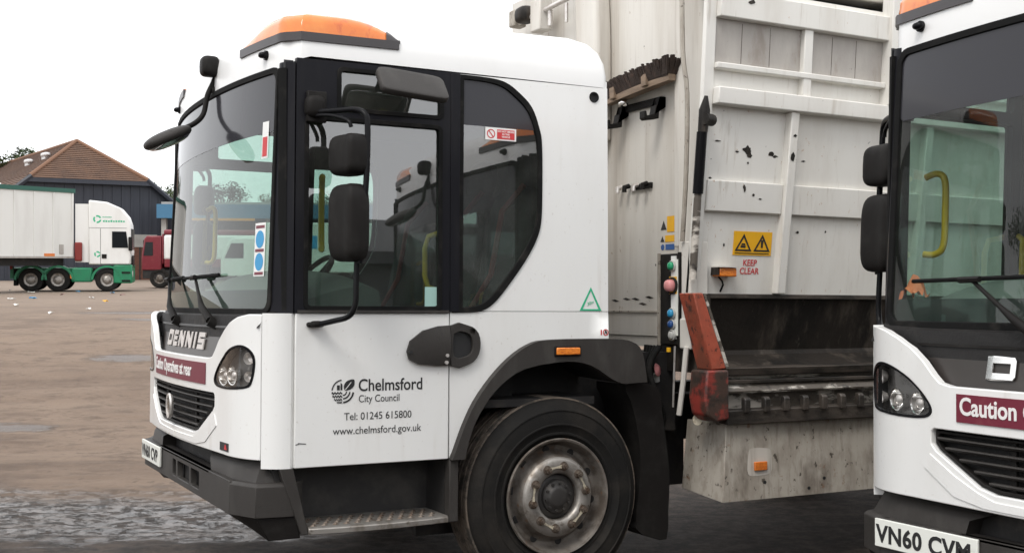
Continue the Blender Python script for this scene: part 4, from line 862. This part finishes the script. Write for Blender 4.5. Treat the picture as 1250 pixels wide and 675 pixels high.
# crumpled orange cloth lying in the corner of the windscreen
oc = MB(); rc = random.Random(11); n = 9
vs = []; fs = []
for i in range(n):
    for j in range(n):
        a = i/(n-1)-.5; b = j/(n-1)-.5; vs.append((a*.10+rc.uniform(-.010,.010), b*.17+rc.uniform(-.012,.012), .075*math.exp(-6*(a*a+b*b))+rc.uniform(0,.035)))
for i in range(n-1):
    for j in range(n-1): fs.append((i*n+j, (i+1)*n+j, (i+1)*n+j+1, i*n+j+1))
oc.add(vs, fs); oco = oc.build('cloth', 'orange_cloth', None, 50); oco.location = (3.657+.285, 1.42+W-.165, 1.545); oco.scale = (.8, .62, 1.5); sm = oco.modifiers.new('sub', 'SUBSURF'); sm.levels = 1; sm.render_levels = 2
tag(oco, 'crumpled orange cloth on the dashboard corner behind a lorry windscreen', 'cloth')

# ------------------------------------------------------------------ the yard: ground rising gently away from the lorries
FH = Vector((math.sin(YAW), math.cos(YAW), 0)); RH = Vector((math.cos(YAW), -math.sin(YAW), 0)); TILT = .0403
UPB = (Vector((0,0,1))-FH*TILT).normalized(); DPB = (FH+Vector((0,0,TILT))).normalized()
def BG(lat, dep, h=0.): return EYE+RH*lat+DPB*dep+UPB*(h-1.53)
def BGM(lat, dep, rot=0., h=0.):
    """frame standing on the sloping yard: local x along lat turned by rot degrees, local y away, z up"""
    c, s = math.cos(R(rot)), math.sin(R(rot)); ex = RH*c+DPB*s; ey = DPB*c-RH*s; p = BG(lat, dep, h)
    return Matrix(((ex.x,ey.x,UPB.x,p.x),(ex.y,ey.y,UPB.y,p.y),(ex.z,ey.z,UPB.z,p.z),(0,0,0,1)))
def sstep(a, b, t): t = max(0, min(1, (t-a)/(b-a))); return t*t*(3-2*t)
def ground_z(lat, dep):
    z = TILT*dep*sstep(9.5, 26, dep) if dep > 0 else 0.
    P = RH*lat+FH*dep
    z -= .035*sstep(2.4, 3.4, P.x)*sstep(4.9, 4.2, P.y)
    if -30 < lat < 8 and 5 < dep < 60:
        a = sstep(6.2, 7.6, dep)*sstep(2.5, -.5, lat)
        z += a*(.030*mnoise.noise(Vector((lat*.35, dep*1.1, 0)))+.012*mnoise.noise(Vector((lat*1.3, dep*4.5, 3)))+a*.012*mnoise.noise(Vector((lat*4.5, dep*7, 7)))*sstep(12, 9, dep)+.008*mnoise.noise(Vector((lat*9, dep*10, 11)))*(.35+.65*sstep(11, 9, dep)))
        z -= a*.012
    return z
def axis(segs):
    out = []
    for a, b, n in segs: out += [a+(b-a)*k/n for k in range(n)]
    return out+[segs[-1][1]]
lats = axis([(-500,-60,12),(-60,-16,20),(-16,-7.5,40),(-7.5,1.0,170),(1,12,40),(12,60,16),(60,500,10)])
deps = axis([(-300,-30,10),(-30,4,24),(4,7,20),(7,15,190),(15,30,90),(30,70,60),(70,700,24)])
vs = [(a, d, ground_z(a, d)) for d in deps for a in lats]; nl = len(lats)
fs = [(j*nl+i, j*nl+i+1, (j+1)*nl+i+1, (j+1)*nl+i) for j in range(len(deps)-1) for i in range(nl-1)]
def ground_material():
    m = bpy.data.materials.new('yard_dirt'); m.use_nodes = True; n = m.node_tree.nodes; l = m.node_tree.links; b = n['Principled BSDF']
    tc = n.new('ShaderNodeTexCoord'); sp = n.new('ShaderNodeSeparateXYZ'); l.new(tc.outputs['Object'], sp.inputs[0])
    def nz(scale, st, det=8, rough=.6, off=0):
        mp = n.new('ShaderNodeMapping'); mp.inputs['Scale'].default_value = st; mp.inputs['Location'].default_value = (off, off*.7, 0)
        t = n.new('ShaderNodeTexNoise'); t.inputs['Scale'].default_value = scale; t.inputs['Detail'].default_value = det; t.inputs['Roughness'].default_value = rough
        l.new(tc.outputs['Object'], mp.inputs[0]); l.new(mp.outputs[0], t.inputs[0]); return t.outputs[0]
    def rng(x, lo, hi, a=0., c=1.):
        r = n.new('ShaderNodeMapRange'); r.interpolation_type = 'SMOOTHSTEP'; r.inputs[1].default_value = lo; r.inputs[2].default_value = hi; r.inputs[3].default_value = a; r.inputs[4].default_value = c; l.new(x, r.inputs[0]); return r.outputs[0]
    def op(o_, x, y):
        q = n.new('ShaderNodeMath'); q.operation = o_
        for i, k in enumerate((x, y)):
            if isinstance(k, (int, float)): q.inputs[i].default_value = k
            else: l.new(k, q.inputs[i])
        return q.outputs[0]
    def mix(f, a, c):
        q = n.new('ShaderNodeMix'); q.data_type = 'RGBA'; l.new(f, q.inputs[0])
        for i, k in ((6, a), (7, c)):
            if isinstance(k, tuple): q.inputs[i].default_value = (*k, 1)
            else: l.new(k, q.inputs[i])
        return q.outputs[2]
    dry = mix(rng(nz(.35, (.8,1,1)), .36, .66), (.262,.190,.138), (.190,.132,.094))
    dry = mix(op('MULTIPLY', rng(nz(.6, (.7,1,1), off=4, rough=.65), .50, .66), .85), dry, (.135,.092,.067))
    dry = mix(op('MULTIPLY', rng(nz(1.9, (.9,1,1), off=8, rough=.75), .50, .64), .75), dry, (.125,.086,.062))
    dry = mix(op('MULTIPLY', rng(nz(.7, (.10,1,1), off=14, rough=.7), .55, .68), .55), dry, (.120,.083,.062))
    dry = mix(op('MULTIPLY', rng(nz(7, (1,1,1), off=31, rough=.8), .55, .66), .75), dry, (.085,.060,.046))
    dry = mix(op('MULTIPLY', rng(nz(26, (1,1,1), off=2, rough=.85), .55, .70), .7), dry, (.33,.25,.19))
    dry = mix(op('MULTIPLY', rng(nz(34, (1,1,1), off=37, rough=.85), .57, .67), .75), dry, (.070,.050,.039))
    far = rng(sp.outputs[1], 16, 50)
    dry = mix(op('MULTIPLY', far, .75), dry, (.262,.208,.166))
    # wet, churned strip that crosses in front of the lorries, and a darker ground tone below them
    wob = op('MULTIPLY', op('SUBTRACT', nz(.8, (.5,1,1), off=11), .5), 2.6)
    dd = op('ADD', op('ADD', sp.outputs[1], wob), op('MULTIPLY', op('SUBTRACT', nz(4.5, (.25,1,1), off=17), .5), 1.2))
    band = rng(dd, 10.4, 8.9)
    wet = op('MULTIPLY', rng(nz(8, (.9,1,1), off=5, rough=.85), .43, .51), rng(op('ADD', dd, op('MULTIPLY', op('SUBTRACT', nz(2.2, (.25,1,1), off=41, rough=.7), .5), 3.0)), 7.3, 8.4))
    lorry_mask = op('MULTIPLY', rng(sp.outputs[0], -2.2, -.6), rng(sp.outputs[1], 13, 10))
    wetm = op('MULTIPLY', op('MULTIPLY', band, wet), op('SUBTRACT', 1.0, lorry_mask))
    # shallow wet potholes
    pn = op('MULTIPLY', op('SUBTRACT', nz(2.6, (.5,1,1), off=21, rough=.8), .5), 4.2)
    pool = None
    for la, de, sx, sy_ in ((-6.2,13.7,.95,.50),(-6.6,20.4,.85,.55),(-10.4,32,1.8,.8),(-8.6,28.5,1.0,.5)):
        ex = op('DIVIDE', op('SUBTRACT', sp.outputs[0], la), sx); ey = op('DIVIDE', op('SUBTRACT', sp.outputs[1], de), sy_)
        r2 = op('ADD', op('ADD', op('MULTIPLY', ex, ex), op('MULTIPLY', ey, ey)), pn)
        mk_ = rng(r2, 1.3, .2); pool = mk_ if pool is None else op('MAXIMUM', pool, mk_)
    core = rng(pool, .55, 1.0)
    dry = mix(op('MULTIPLY', pool, .8), dry, (.082,.063,.053))
    mud = mix(rng(nz(7, (.7,1,1), off=6, rough=.8), .38, .62), (.026,.020,.017), (.085,.063,.050))
    cl = mix(band, dry, mud)
    cl = mix(op('MULTIPLY', lorry_mask, .9), cl, mix(rng(nz(6, (1,1,1), off=9, rough=.8), .42, .62), (.045,.033,.026), (.135,.102,.079)))
    l.new(cl, b.inputs['Base Color'])
    l.new(op('MINIMUM', rng(wetm, .05, .7, .92, .17), rng(core, .0, 1., .95, .42)), b.inputs['Roughness']); b.inputs['Specular IOR Level'].default_value = .45
    hgt = op('ADD', op('MULTIPLY', nz(8, (.9,1,1), off=5, rough=.85), 1.0), op('MULTIPLY', nz(60, (.8,1,1), off=1, rough=.8), .45))
    hgt = op('MULTIPLY', hgt, op('SUBTRACT', 1.0, op('MULTIPLY', wetm, .88)))
    bp = n.new('ShaderNodeBump'); bp.inputs['Strength'].default_value = .9; bp.inputs['Distance'].default_value = .05; l.new(hgt, bp.inputs['Height']); l.new(bp.outputs[0], b.inputs['Normal'])
    return m
MT['yard_dirt'] = ground_material()
gm = bpy.data.meshes.new('ground'); gm.from_pydata(vs, [], fs)
g = link('ground', gm, 'yard_dirt', None, 60); g.rotation_euler = (0, 0, -YAW); struct(g)
# ------------------------------------------------------------------ far side of the yard
mk('navy_clad', (.026,.030,.042), .55, layers=[((.040,.044,.058), 3, (6,6,.05), .45, .7, .7)])
mk('roof_tile', (.125,.070,.045), .8, layers=[((.075,.045,.033), 1.2, ONE, .4, .7, .8), ((.17,.10,.062), 9, ONE, .5, .7, .6)])
mk('roof_edge', (.19,.10,.06), .8); mk('vent_white', (.62,.62,.62), .6); mk('brick', (.13,.055,.035), .8, layers=[((.09,.04,.028), 8, ONE, .45, .6, .8)])
mk('green_paint', (.010,.19,.085), .4, layers=[((.02,.13,.07), 3, ONE, .45, .7, .6)]); mk('lorry_white', (.74,.74,.72), .4, layers=[((.62,.61,.58), 2, (1,1,.3), .45, .75, .6)])
mk('trailer_white', (.72,.72,.69), .5, layers=[((.60,.59,.56), 1.5, (1,1,.2), .45, .75, .6)]); mk('sheet_green', (.022,.10,.075), .6); mk('lorry_maroon', (.17,.018,.028), .4, layers=[((.24,.05,.05), 4, ONE, .5, .7, .5)])
mk('far_glass', (.012,.014,.016), .08); mk('canopy_blue', (.045,.15,.26), .5); mk('canopy_orange', (.65,.25,.02), .5); mk('concrete', (.34,.33,.31), .8, layers=[((.26,.25,.235), 2, ONE, .4, .7, .7)])
mk('shed_dark', (.030,.032,.034), .6, layers=[((.05,.05,.052), 2, (4,4,.1), .45, .7, .6)])
mk('leaf', (.050,.078,.028), .6, layers=[((.085,.115,.040), 1.4, ONE, .4, .7, .8), ((.025,.045,.018), 3.1, ONE, .5, .7, .8)]); mk('bark', (.09,.07,.05), .9, bump=.5, bscale=14)
# barn: gable end, half-hipped tiled roof
barn = thing('barn', 'dark navy clad barn with brown tiled half-hipped roof and two roof vents', 'building', M=BGM(-26.48, 73.95, 33.8))
hw, ze, zh, za, Lb = 7.6, 3.05, 6.43, 8.92, 34.0; hh = 3.5      # half width, eaves, hip foot, ridge
wl = MB().prism([(-hw,0),(hw,0),(hw,ze),(hh,zh),(-hh,zh),(-hw,ze)], 'y', 0, .3).build('gable_wall', 'navy_clad', barn, 0)
MB().box(-hw,-hw+.3,.3,Lb,0,ze).box(hw-.3,hw,.3,Lb,0,ze).build('side_wall', 'navy_clad', barn)
for k in range(26):
    x = -hw+.3+k*.58; zt = min(zh, ze+(hw-abs(x))*(zh-ze)/(hw-hh))-.1
    MB().box(x,x+.10,-.05,0,0,zt).build('cladding_rib', 'navy_clad', wl)
def courses(a0, a1, b0, b1, n, up):
    """tile courses between foot edge a0-a1 and top edge b0-b1"""
    m = MB(); a0, a1, b0, b1, up = map(Vector, (a0, a1, b0, b1, up))
    for k in range(n):
        t0, t1 = k/n, min(1, (k+1.18)/n); p, q, r_, s_ = a0.lerp(b0,t0), a1.lerp(b1,t0), a1.lerp(b1,t1), a0.lerp(b0,t1)
        m.add([p+up*.07, q+up*.07, r_+up*.02, s_+up*.02, p-up*.03, q-up*.03], [(0,1,2,3),(4,5,1,0)])
    return m
hr = 3.2
courses((-hh-.25,-.35,zh-.18),(hh+.25,-.35,zh-.18),(0,hr,za),(0,hr,za), 20, (0,-.6,.8)).build('hip_roof', 'roof_tile', barn, 0)
rfo = MB()
for s_ in (-1, 1):
    m1 = courses((s_*(hw+.3),-.3,ze-.2),(s_*(hw+.3),Lb,ze-.2),(s_*hh,-.3,zh),(s_*hh,Lb,zh), 22, (s_*.6,0,.8)); m2 = courses((s_*hh,-.3,zh),(s_*hh,Lb,zh),(0,hr,za),(0,Lb,za), 18, (s_*.6,0,.8))
    m1.add(m2.v, m2.f).build('main_roof', 'roof_tile', barn, 0)
    MB().tube([(s_*(hh+.1),-.3,zh-.05),(0,hr,za+.05)], .13, 8).build('hip_tile', 'roof_edge', barn, 40)
    MB().tube([(s_*(hw+.3),-.32,ze-.22),(s_*hh,-.32,zh-.05)], .16, 6).build('barge_board', 'navy_clad', barn, 40)
MB().tube([(0,hr,za+.05),(0,Lb,za+.05)], .13, 8).build('ridge_tile', 'roof_edge', barn, 40); MB().box(-hh-.3,hh+.3,-.40,-.2,zh-.42,zh-.16).build('fascia_board', 'navy_clad', barn)
for y, t in ((9.0,.52),(5.2,.60)):
    x = -hh*(1-t); z = zh+(za-zh)*t
    MB().blob((x-.1,y,z+.20), .24,.70,.15, 3, 14, 8).box(x-.25,x+.05,y-.45,y+.45,z-.1,z+.15).build('roof_vent', 'vent_white', barn, 40)
dr = MB().box(2.3,3.9,-.12,-.02,0,2.1).build('barn_door', 'brick', barn); MB().box(3.05,3.12,-.15,-.11,0,2.1).build('door_joint', 'ink_black', dr); MB().box(2.0,4.2,-.14,-.02,2.1,2.9).build('door_hood', 'concrete', barn)
# wheels of the far lorries
def far_wheel(root, x, y, r=.5, hubm='alloy', z=None):
    z = r if z is None else z
    t = MB().lathe([(.28*r/.5,.04),(r*.8,0),(r*.97,.03),(r,.08),(r,.24),(r*.9,.3)], (x,y,z), (0,1,0), 28).build('wheel', 'tyre', root, 40)
    MB().lathe([(.29*r/.5,.03),(.27*r/.5,.07),(.20*r/.5,.09),(.15*r/.5,.03),(.10*r/.5,.0),(0,.0)], (x,y,z), (0,1,0), 24).build('rim', hubm, t, 40)
tl = thing('articulated_lorry', 'green and white articulated lorry with long white trailer in front of the barn', 'lorry', M=BGM(-16.45, 51.0, 15))
MB().prism([(-1.75,1.15),(-.05,1.15),(0,1.7),(-.04,2.9),(-.16,3.25),(-.45,3.60),(-1.0,3.84),(-1.75,3.92)], 'y', 0, 2.45).build('cab', 'lorry_white', tl, 30, bevel=.06)
MB().prism([(-.80,1.88),(-.14,1.88),(-.22,2.58),(-.80,2.58)], 'y', -.015, .0).build('side_window', 'far_glass', tl); MB().box(-.03,.012,.2,2.25,1.8,2.7).build('windscreen', 'far_glass', tl)
MB().box(-.12,.04,-.20,-.03,1.75,2.35).build('mirror', 'black_plastic', tl, bevel=.03); MB().box(-1.22,-1.02,-.02,0,1.42,1.60).build('door_handle', 'black_plastic', tl)
MB().box(-.75,.03,.0,2.45,.35,1.15).build('front_bumper', 'green_paint', tl, bevel=.05); MB().prism([(-4.9,.55),(-1.6,.55),(-1.6,1.0),(-4.9,1.0)], 'y', .15, 2.3).build('chassis', 'green_paint', tl)
MB().box(-2.45,-1.62,.02,.6,.40,1.02).build('tank', 'green_paint', tl, bevel=.06)
for xc in (-1.0,-3.0,-4.08):
    arc = [(xc+.66*math.cos(R(a)), .5+.62*math.sin(R(a))) for a in range(0, 181, 12)]
    MB().loft([[(x,-.02,z) for x, z in arc],[(x,.65,z) for x, z in arc],[(xc+(x-xc)*.86,.65,.5+(z-.5)*.86) for x, z in arc],[(xc+(x-xc)*.86,-.02,.5+(z-.5)*.86) for x, z in arc],[(x,-.02,z) for x, z in arc]], False, False).build('wheel_arch', 'green_paint', tl, 40)
    far_wheel(tl, xc, .02); far_wheel(tl, xc, 2.1)
MB().box(-2.30,-1.76,.12,2.3,1.25,3.75).build('cab_back', 'lorry_white', tl); MB().box(-2.32,-2.02,-.02,.4,1.3,2.1).build('air_suzie', 'belt_red', tl, bevel=.05)
decal('recycling_mark', [ring2d(.10,.17,20,110,8),ring2d(.10,.17,140,230,8),ring2d(.10,.17,260,350,8)], lambda a, b, o: (-1.40+a, -.002-o, 3.10+b), 'ink_green', tl)
decal('recycling_mark', [ring2d(.07,.13,20,110,8),ring2d(.07,.13,140,230,8),ring2d(.07,.13,260,350,8)], lambda a, b, o: (-1.40+a, -.002-o, 1.60+b), 'ink_green', tl)
for x0, x1, z0, h_ in ((-1.19,-.80,3.17,.05),(-1.17,-.25,2.98,.09)):      # two lines too small to read in the photograph
    decal('print_line', [[(x0+(x1-x0)*k/9, z0), (x0+(x1-x0)*(k+.72)/9, z0), (x0+(x1-x0)*(k+.72)/9, z0+h_*(.7+.3*(k % 3 == 0))), (x0+(x1-x0)*k/9, z0+h_*(.7+.3*(k % 2)))] for k in range(9)], lambda a, b, o: (a, -.004-o, b), 'ink_green', tl)
for x0, x1, z0, z1 in ((-1.28,-1.262,1.2,2.7),(-.02,-.005,1.2,2.7),(-1.28,-.02,1.16,1.178),(-1.75,-.2,2.72,2.735)): MB().box(x0,x1,-.006,0,z0,z1).build('panel_gap', 'trim_grey', tl)
MB().box(-.40,-.05,-.03,.02,.42,.50).build('cab_step', 'black_plastic', tl); MB().box(-.40,-.05,-.03,.02,.78,.85).build('cab_step', 'black_plastic', tl); MB().box(-.12,.045,.1,.5,.62,.88).build('headlamp', 'chrome_dull', tl, bevel=.02); MB().box(.012,.03,.4,2.05,1.0,1.55).build('grille', 'black_plastic', tl)
MB().box(-4.75,-4.62,.02,.6,.25,.95).build('mudflap', 'rubber', tl); MB().box(-2.5,-2.42,.0,.1,.55,.75).build('side_marker', 'reflector_orange', tl); MB().box(-4.9,-4.8,.05,.5,.95,1.1).build('tail_lamp', 'belt_red', tl)
# trailer, articulated towards the camera's left
def tr_(x, y, z):      # trailer frame: x runs back along the trailer, y across
    a = R(225); return (-2.36+x*math.cos(a)+y*math.sin(a), .1+x*math.sin(a)-y*math.cos(a), z)
def tbox(x0, x1, y0, y1, z0, z1): return MB().add([tr_(*p) for p in ((x0,y0,z0),(x1,y0,z0),(x1,y1,z0),(x0,y1,z0),(x0,y0,z1),(x1,y0,z1),(x1,y1,z1),(x0,y1,z1))], [(3,2,1,0),(4,5,6,7),(0,1,5,4),(1,2,6,5),(2,3,7,6),(3,0,4,7)])
tbox(0,11,0,2.45,1.45,4.2).build('trailer_body', 'trailer_white', tl); tbox(-.05,11.05,-.05,2.5,4.2,4.38).build('trailer_sheet', 'sheet_green', tl); tbox(.2,11,.4,2.0,1.1,1.45).build('trailer_chassis', 'dark_under', tl)
for k in range(12): tbox(.05+k*.95,.12+k*.95,-.03,0,1.47,4.18).build('trailer_rib', 'trailer_white', tl)
tbox(0,11,-.04,0,1.42,1.50).build('side_rail', 'grey_panel', tl); tbox(1.0,1.5,-.035,0,1.50,1.62).build('marker_board', 'reflector_orange', tl); tbox(.55,.75,-.035,0,1.6,2.0).build('data_plate', 'grey_panel', tl)
for k in range(6): tbox(3+k*.5, 3.4+k*.5, .7, 1.2, 4.38, 4.5+.05*(k % 3)).build('load_bag', 'sticker_white', tl, bevel=.05)
# maroon tanker nose-on to the left
tk = thing('tanker_truck', 'maroon lorry with a white-sided tank parked by the barn', 'lorry', M=BGM(-17.75, 56.5, 0))
MB().prism([(0,.85),(0,1.5),(.12,2.35),(.25,2.5),(.95,2.5),(.95,.85)], 'y', 0, 2.4).build('cab', 'lorry_maroon', tk, 30, bevel=.05); MB().prism([(.10,1.55),(.55,1.55),(.55,2.2),(.2,2.2)], 'y', -.015, 0).build('side_window', 'far_glass', tk); MB().box(-.01,.02,.3,2.1,1.5,2.3).build('windscreen', 'far_glass', tk)
MB().box(.05,1.5,.05,2.35,.45,.86).build('cab_skirt', 'dark_under', tk)
MB().box(1.05,7.4,0,2.4,2.55,2.80).build('tank_top', 'lorry_maroon', tk, bevel=.08); MB().box(1.06,7.4,-.03,2.35,1.35,2.55).build('tank', 'lorry_white', tk, bevel=.10); MB().box(.97,1.06,0,2.4,1.15,2.6).build('tank_front', 'lorry_maroon', tk, bevel=.08); MB().box(1.1,7.4,-.02,2.42,1.0,1.4).build('tank_skirt', 'lorry_maroon', tk, bevel=.03); MB().box(.5,7.4,.4,2.0,.55,1.0).build('chassis', 'dark_under', tk)
for x in (.85, 2.6, 5.4, 6.5): far_wheel(tk, x, .0, .48, 'rim_steel'); far_wheel(tk, x, 2.05, .48, 'rim_steel')
MB().tube([(2.0,.4,2.8),(2.0,.4,3.0)], .18, 12).build('hatch', 'dark_under', tk); MB().tube([(3.6,.4,2.8),(3.6,.4,3.05)], .22, 12).build('hatch', 'dark_under', tk)
# blue canopy and the white lorry under it, seen past the nose and through the cab glass
cn = thing('canopy', 'blue fascia canopy on posts at the back of the yard', 'canopy', M=BGM(-21.7, 72, 0))
MB().box(0,20,0,9,3.85,4.7).build('fascia', 'canopy_blue', cn); MB().box(.2,19.8,.3,8.7,4.7,4.85).build('canopy_roof', 'concrete', cn); MB().box(2.0,6,-.05,0,3.70,3.85).build('fascia_stripe', 'canopy_orange', cn)
for x in (.2, 6.6, 13, 19.5): MB().box(x,x+.3,.3,.6,0,3.85).build('post', 'concrete', cn)
MB().box(0,20,8.6,8.9,0,3.85).build('back_wall', 'concrete', cn)
wv = thing('box_lorry', 'plain white box lorry standing under the blue canopy', 'lorry', M=BGM(-13.6, 55, -4))
MB().prism([(0,.6),(0,1.35),(.4,2.25),(.6,2.4),(1.9,2.4),(1.9,.6)], 'y', 0, 2.1).build('cab', 'lorry_white', wv, 30, bevel=.05); MB().prism([(.2,1.45),(1.1,1.45),(1.1,2.15),(.52,2.15)], 'y', -.015, 0).build('side_window', 'far_glass', wv); MB().box(2.0,7.0,-.1,2.2,.8,3.1).build('box_body', 'lorry_white', wv, bevel=.05); MB().box(3.2,4.6,-.115,-.1,1.9,2.5).build('side_print', 'ink_blue', wv)
for x in (1.0, 5.8): far_wheel(wv, x, .0, .42, 'rim_steel')
# trees
def tree_meshes(seed, h, r, n):
    q = random.Random(seed); tk_ = MB(); cr = MB()
    tk_.tube([(0,0,0),(.05,.03,h*.3),(-.04,.05,h*.6),(.02,0,h*.85)], [.24,.18,.11,.04], 8)
    cl = []
    for k in range(16):
        a = q.uniform(0, 6.28); zz = h*q.uniform(.38,.95); rr_ = r*q.uniform(.25,.85)*(1.15-abs(zz/h-.6)*1.3); c = Vector((rr_*math.cos(a), rr_*math.sin(a), zz)); cl.append((c, r*q.uniform(.26,.48)))
        tk_.tube([(0,0,zz*.62), c*.5+Vector((0,0,zz*.40)), c], [.07,.05,.015], 5)
    for k in range(n):
        c, s_ = q.choice(cl); d = Vector((q.gauss(0,1), q.gauss(0,1), q.gauss(0,.8))).normalized()*s_*(q.random()**.45); p = c+d; e = q.uniform(.07,.15)
        u_ = Vector((q.gauss(0,1), q.gauss(0,1), q.gauss(0,1))).normalized(); v_ = u_.orthogonal().normalized()
        cr.add([p-u_*e, p+v_*e*.55, p+u_*e, p-v_*e*.55], [(0,1,2,3)])
    return tk_, cr
protos = []
for sd_ in (1, 2):
    a, b = tree_meshes(sd_, 8, 3.0, 5200); protos.append((a, b))
tree_data = {}
def tree(lat, dep, k, s_, label, group, base=0.):
    t = thing('tree', label, 'tree', group=group, M=BGM(lat, dep, (lat*37) % 360, base) @ Matrix.Scale(s_, 4))
    if k not in tree_data:
        a = protos[k][0].build('trunk', 'bark', t, 60); b = protos[k][1].build('crown', 'leaf', t, 0); tree_data[k] = (a.data, b.data)
    else:
        for nm, me in zip(('trunk', 'crown'), tree_data[k]):
            o = bpy.data.objects.new(nm, me); COL.objects.link(o); o.parent = t
for i, (la, de, s_) in enumerate(((-41.6,96,1.27),(-38.4,98,1.24),(-46,95,1.2))): tree(la, de, i % 2, s_, 'leafy tree showing just above the barn ridge', 'trees behind the barn')
for i, (la, de, s_) in enumerate(((-25.5,88,.93),(-22.5,92,.95),(-18,90,.85),(-13,92,.9),(-8,90,.85),(-3,92,.9))): tree(la, de, i % 2, s_*.93, 'leafy tree behind the blue canopy', 'trees behind the canopy')
for i in range(7): tree(-34-(i % 3)*2.0, -14+i*4.6, i % 2, .75+.07*((i*5) % 4), 'leafy tree in the hedge row reflected in the lorry glass', 'trees along the yard edge')
# long dark shed on the other side of the yard, behind the camera, seen only as a reflection in the side windows
sh = thing('shed', 'long dark shed with shallow roof mirrored in the cab side windows', 'building', (6, -21, 0))
MB().box(-30,30,-10,0,-.1,4.2).build('wall', 'shed_dark', sh); MB().prism([(-10.4,4.2),(.5,4.2),(.5,4.55),(-5,6.2),(-10.4,4.55)], 'x', -30.4, 30.4).build('roof', 'shed_dark', sh)
for k in range(10): MB().box(-27+k*6,-23.6+k*6,0,.04,0,3.2).build('roller_door', 'grey_panel' if k % 3 == 0 else 'shed_dark', sh)
# scraps of litter on the far dirt
lit = ('sticker_white','plate_white','ink_blue','sticker_white','maroon','sticker_white','canopy_blue','sticker_yellow')
rl = random.Random(21)
for i, (px, py) in enumerate(((12,357),(38,359),(40,366),(14,367),(76,361),(112,365),(137,359),(129,370),(62,384),(20,374),(95,358),(108,379),(150,362))):
    # row of the photo where each scrap lies -> distance on the sloping yard
    dep = 1.53*1440/max(8,(py-313)); lat = (px-625)/1440*dep
    m = MB(); s_ = rl.uniform(.06,.15); vs = []
    for a in range(4):
        for b in range(4): vs.append(((a/3-.5)*s_*2.0+rl.uniform(-.03,.03), (b/3-.5)*s_+rl.uniform(-.03,.03), rl.uniform(.02,.09)))
    m.add(vs, [(a*4+b, (a+1)*4+b, (a+1)*4+b+1, a*4+b+1) for a in range(3) for b in range(3)])
    o = m.build('paper_scrap', lit[i % 8], None, 0); P = RH*lat+FH*dep; o.location = (P.x, P.y, ground_z(lat, dep)); o.rotation_euler = (0, 0, rl.uniform(0, 3))
    tag(o, 'small paper scrap lying on the dirt yard near the articulated lorry', 'paper scrap', 'paper scraps on the yard')
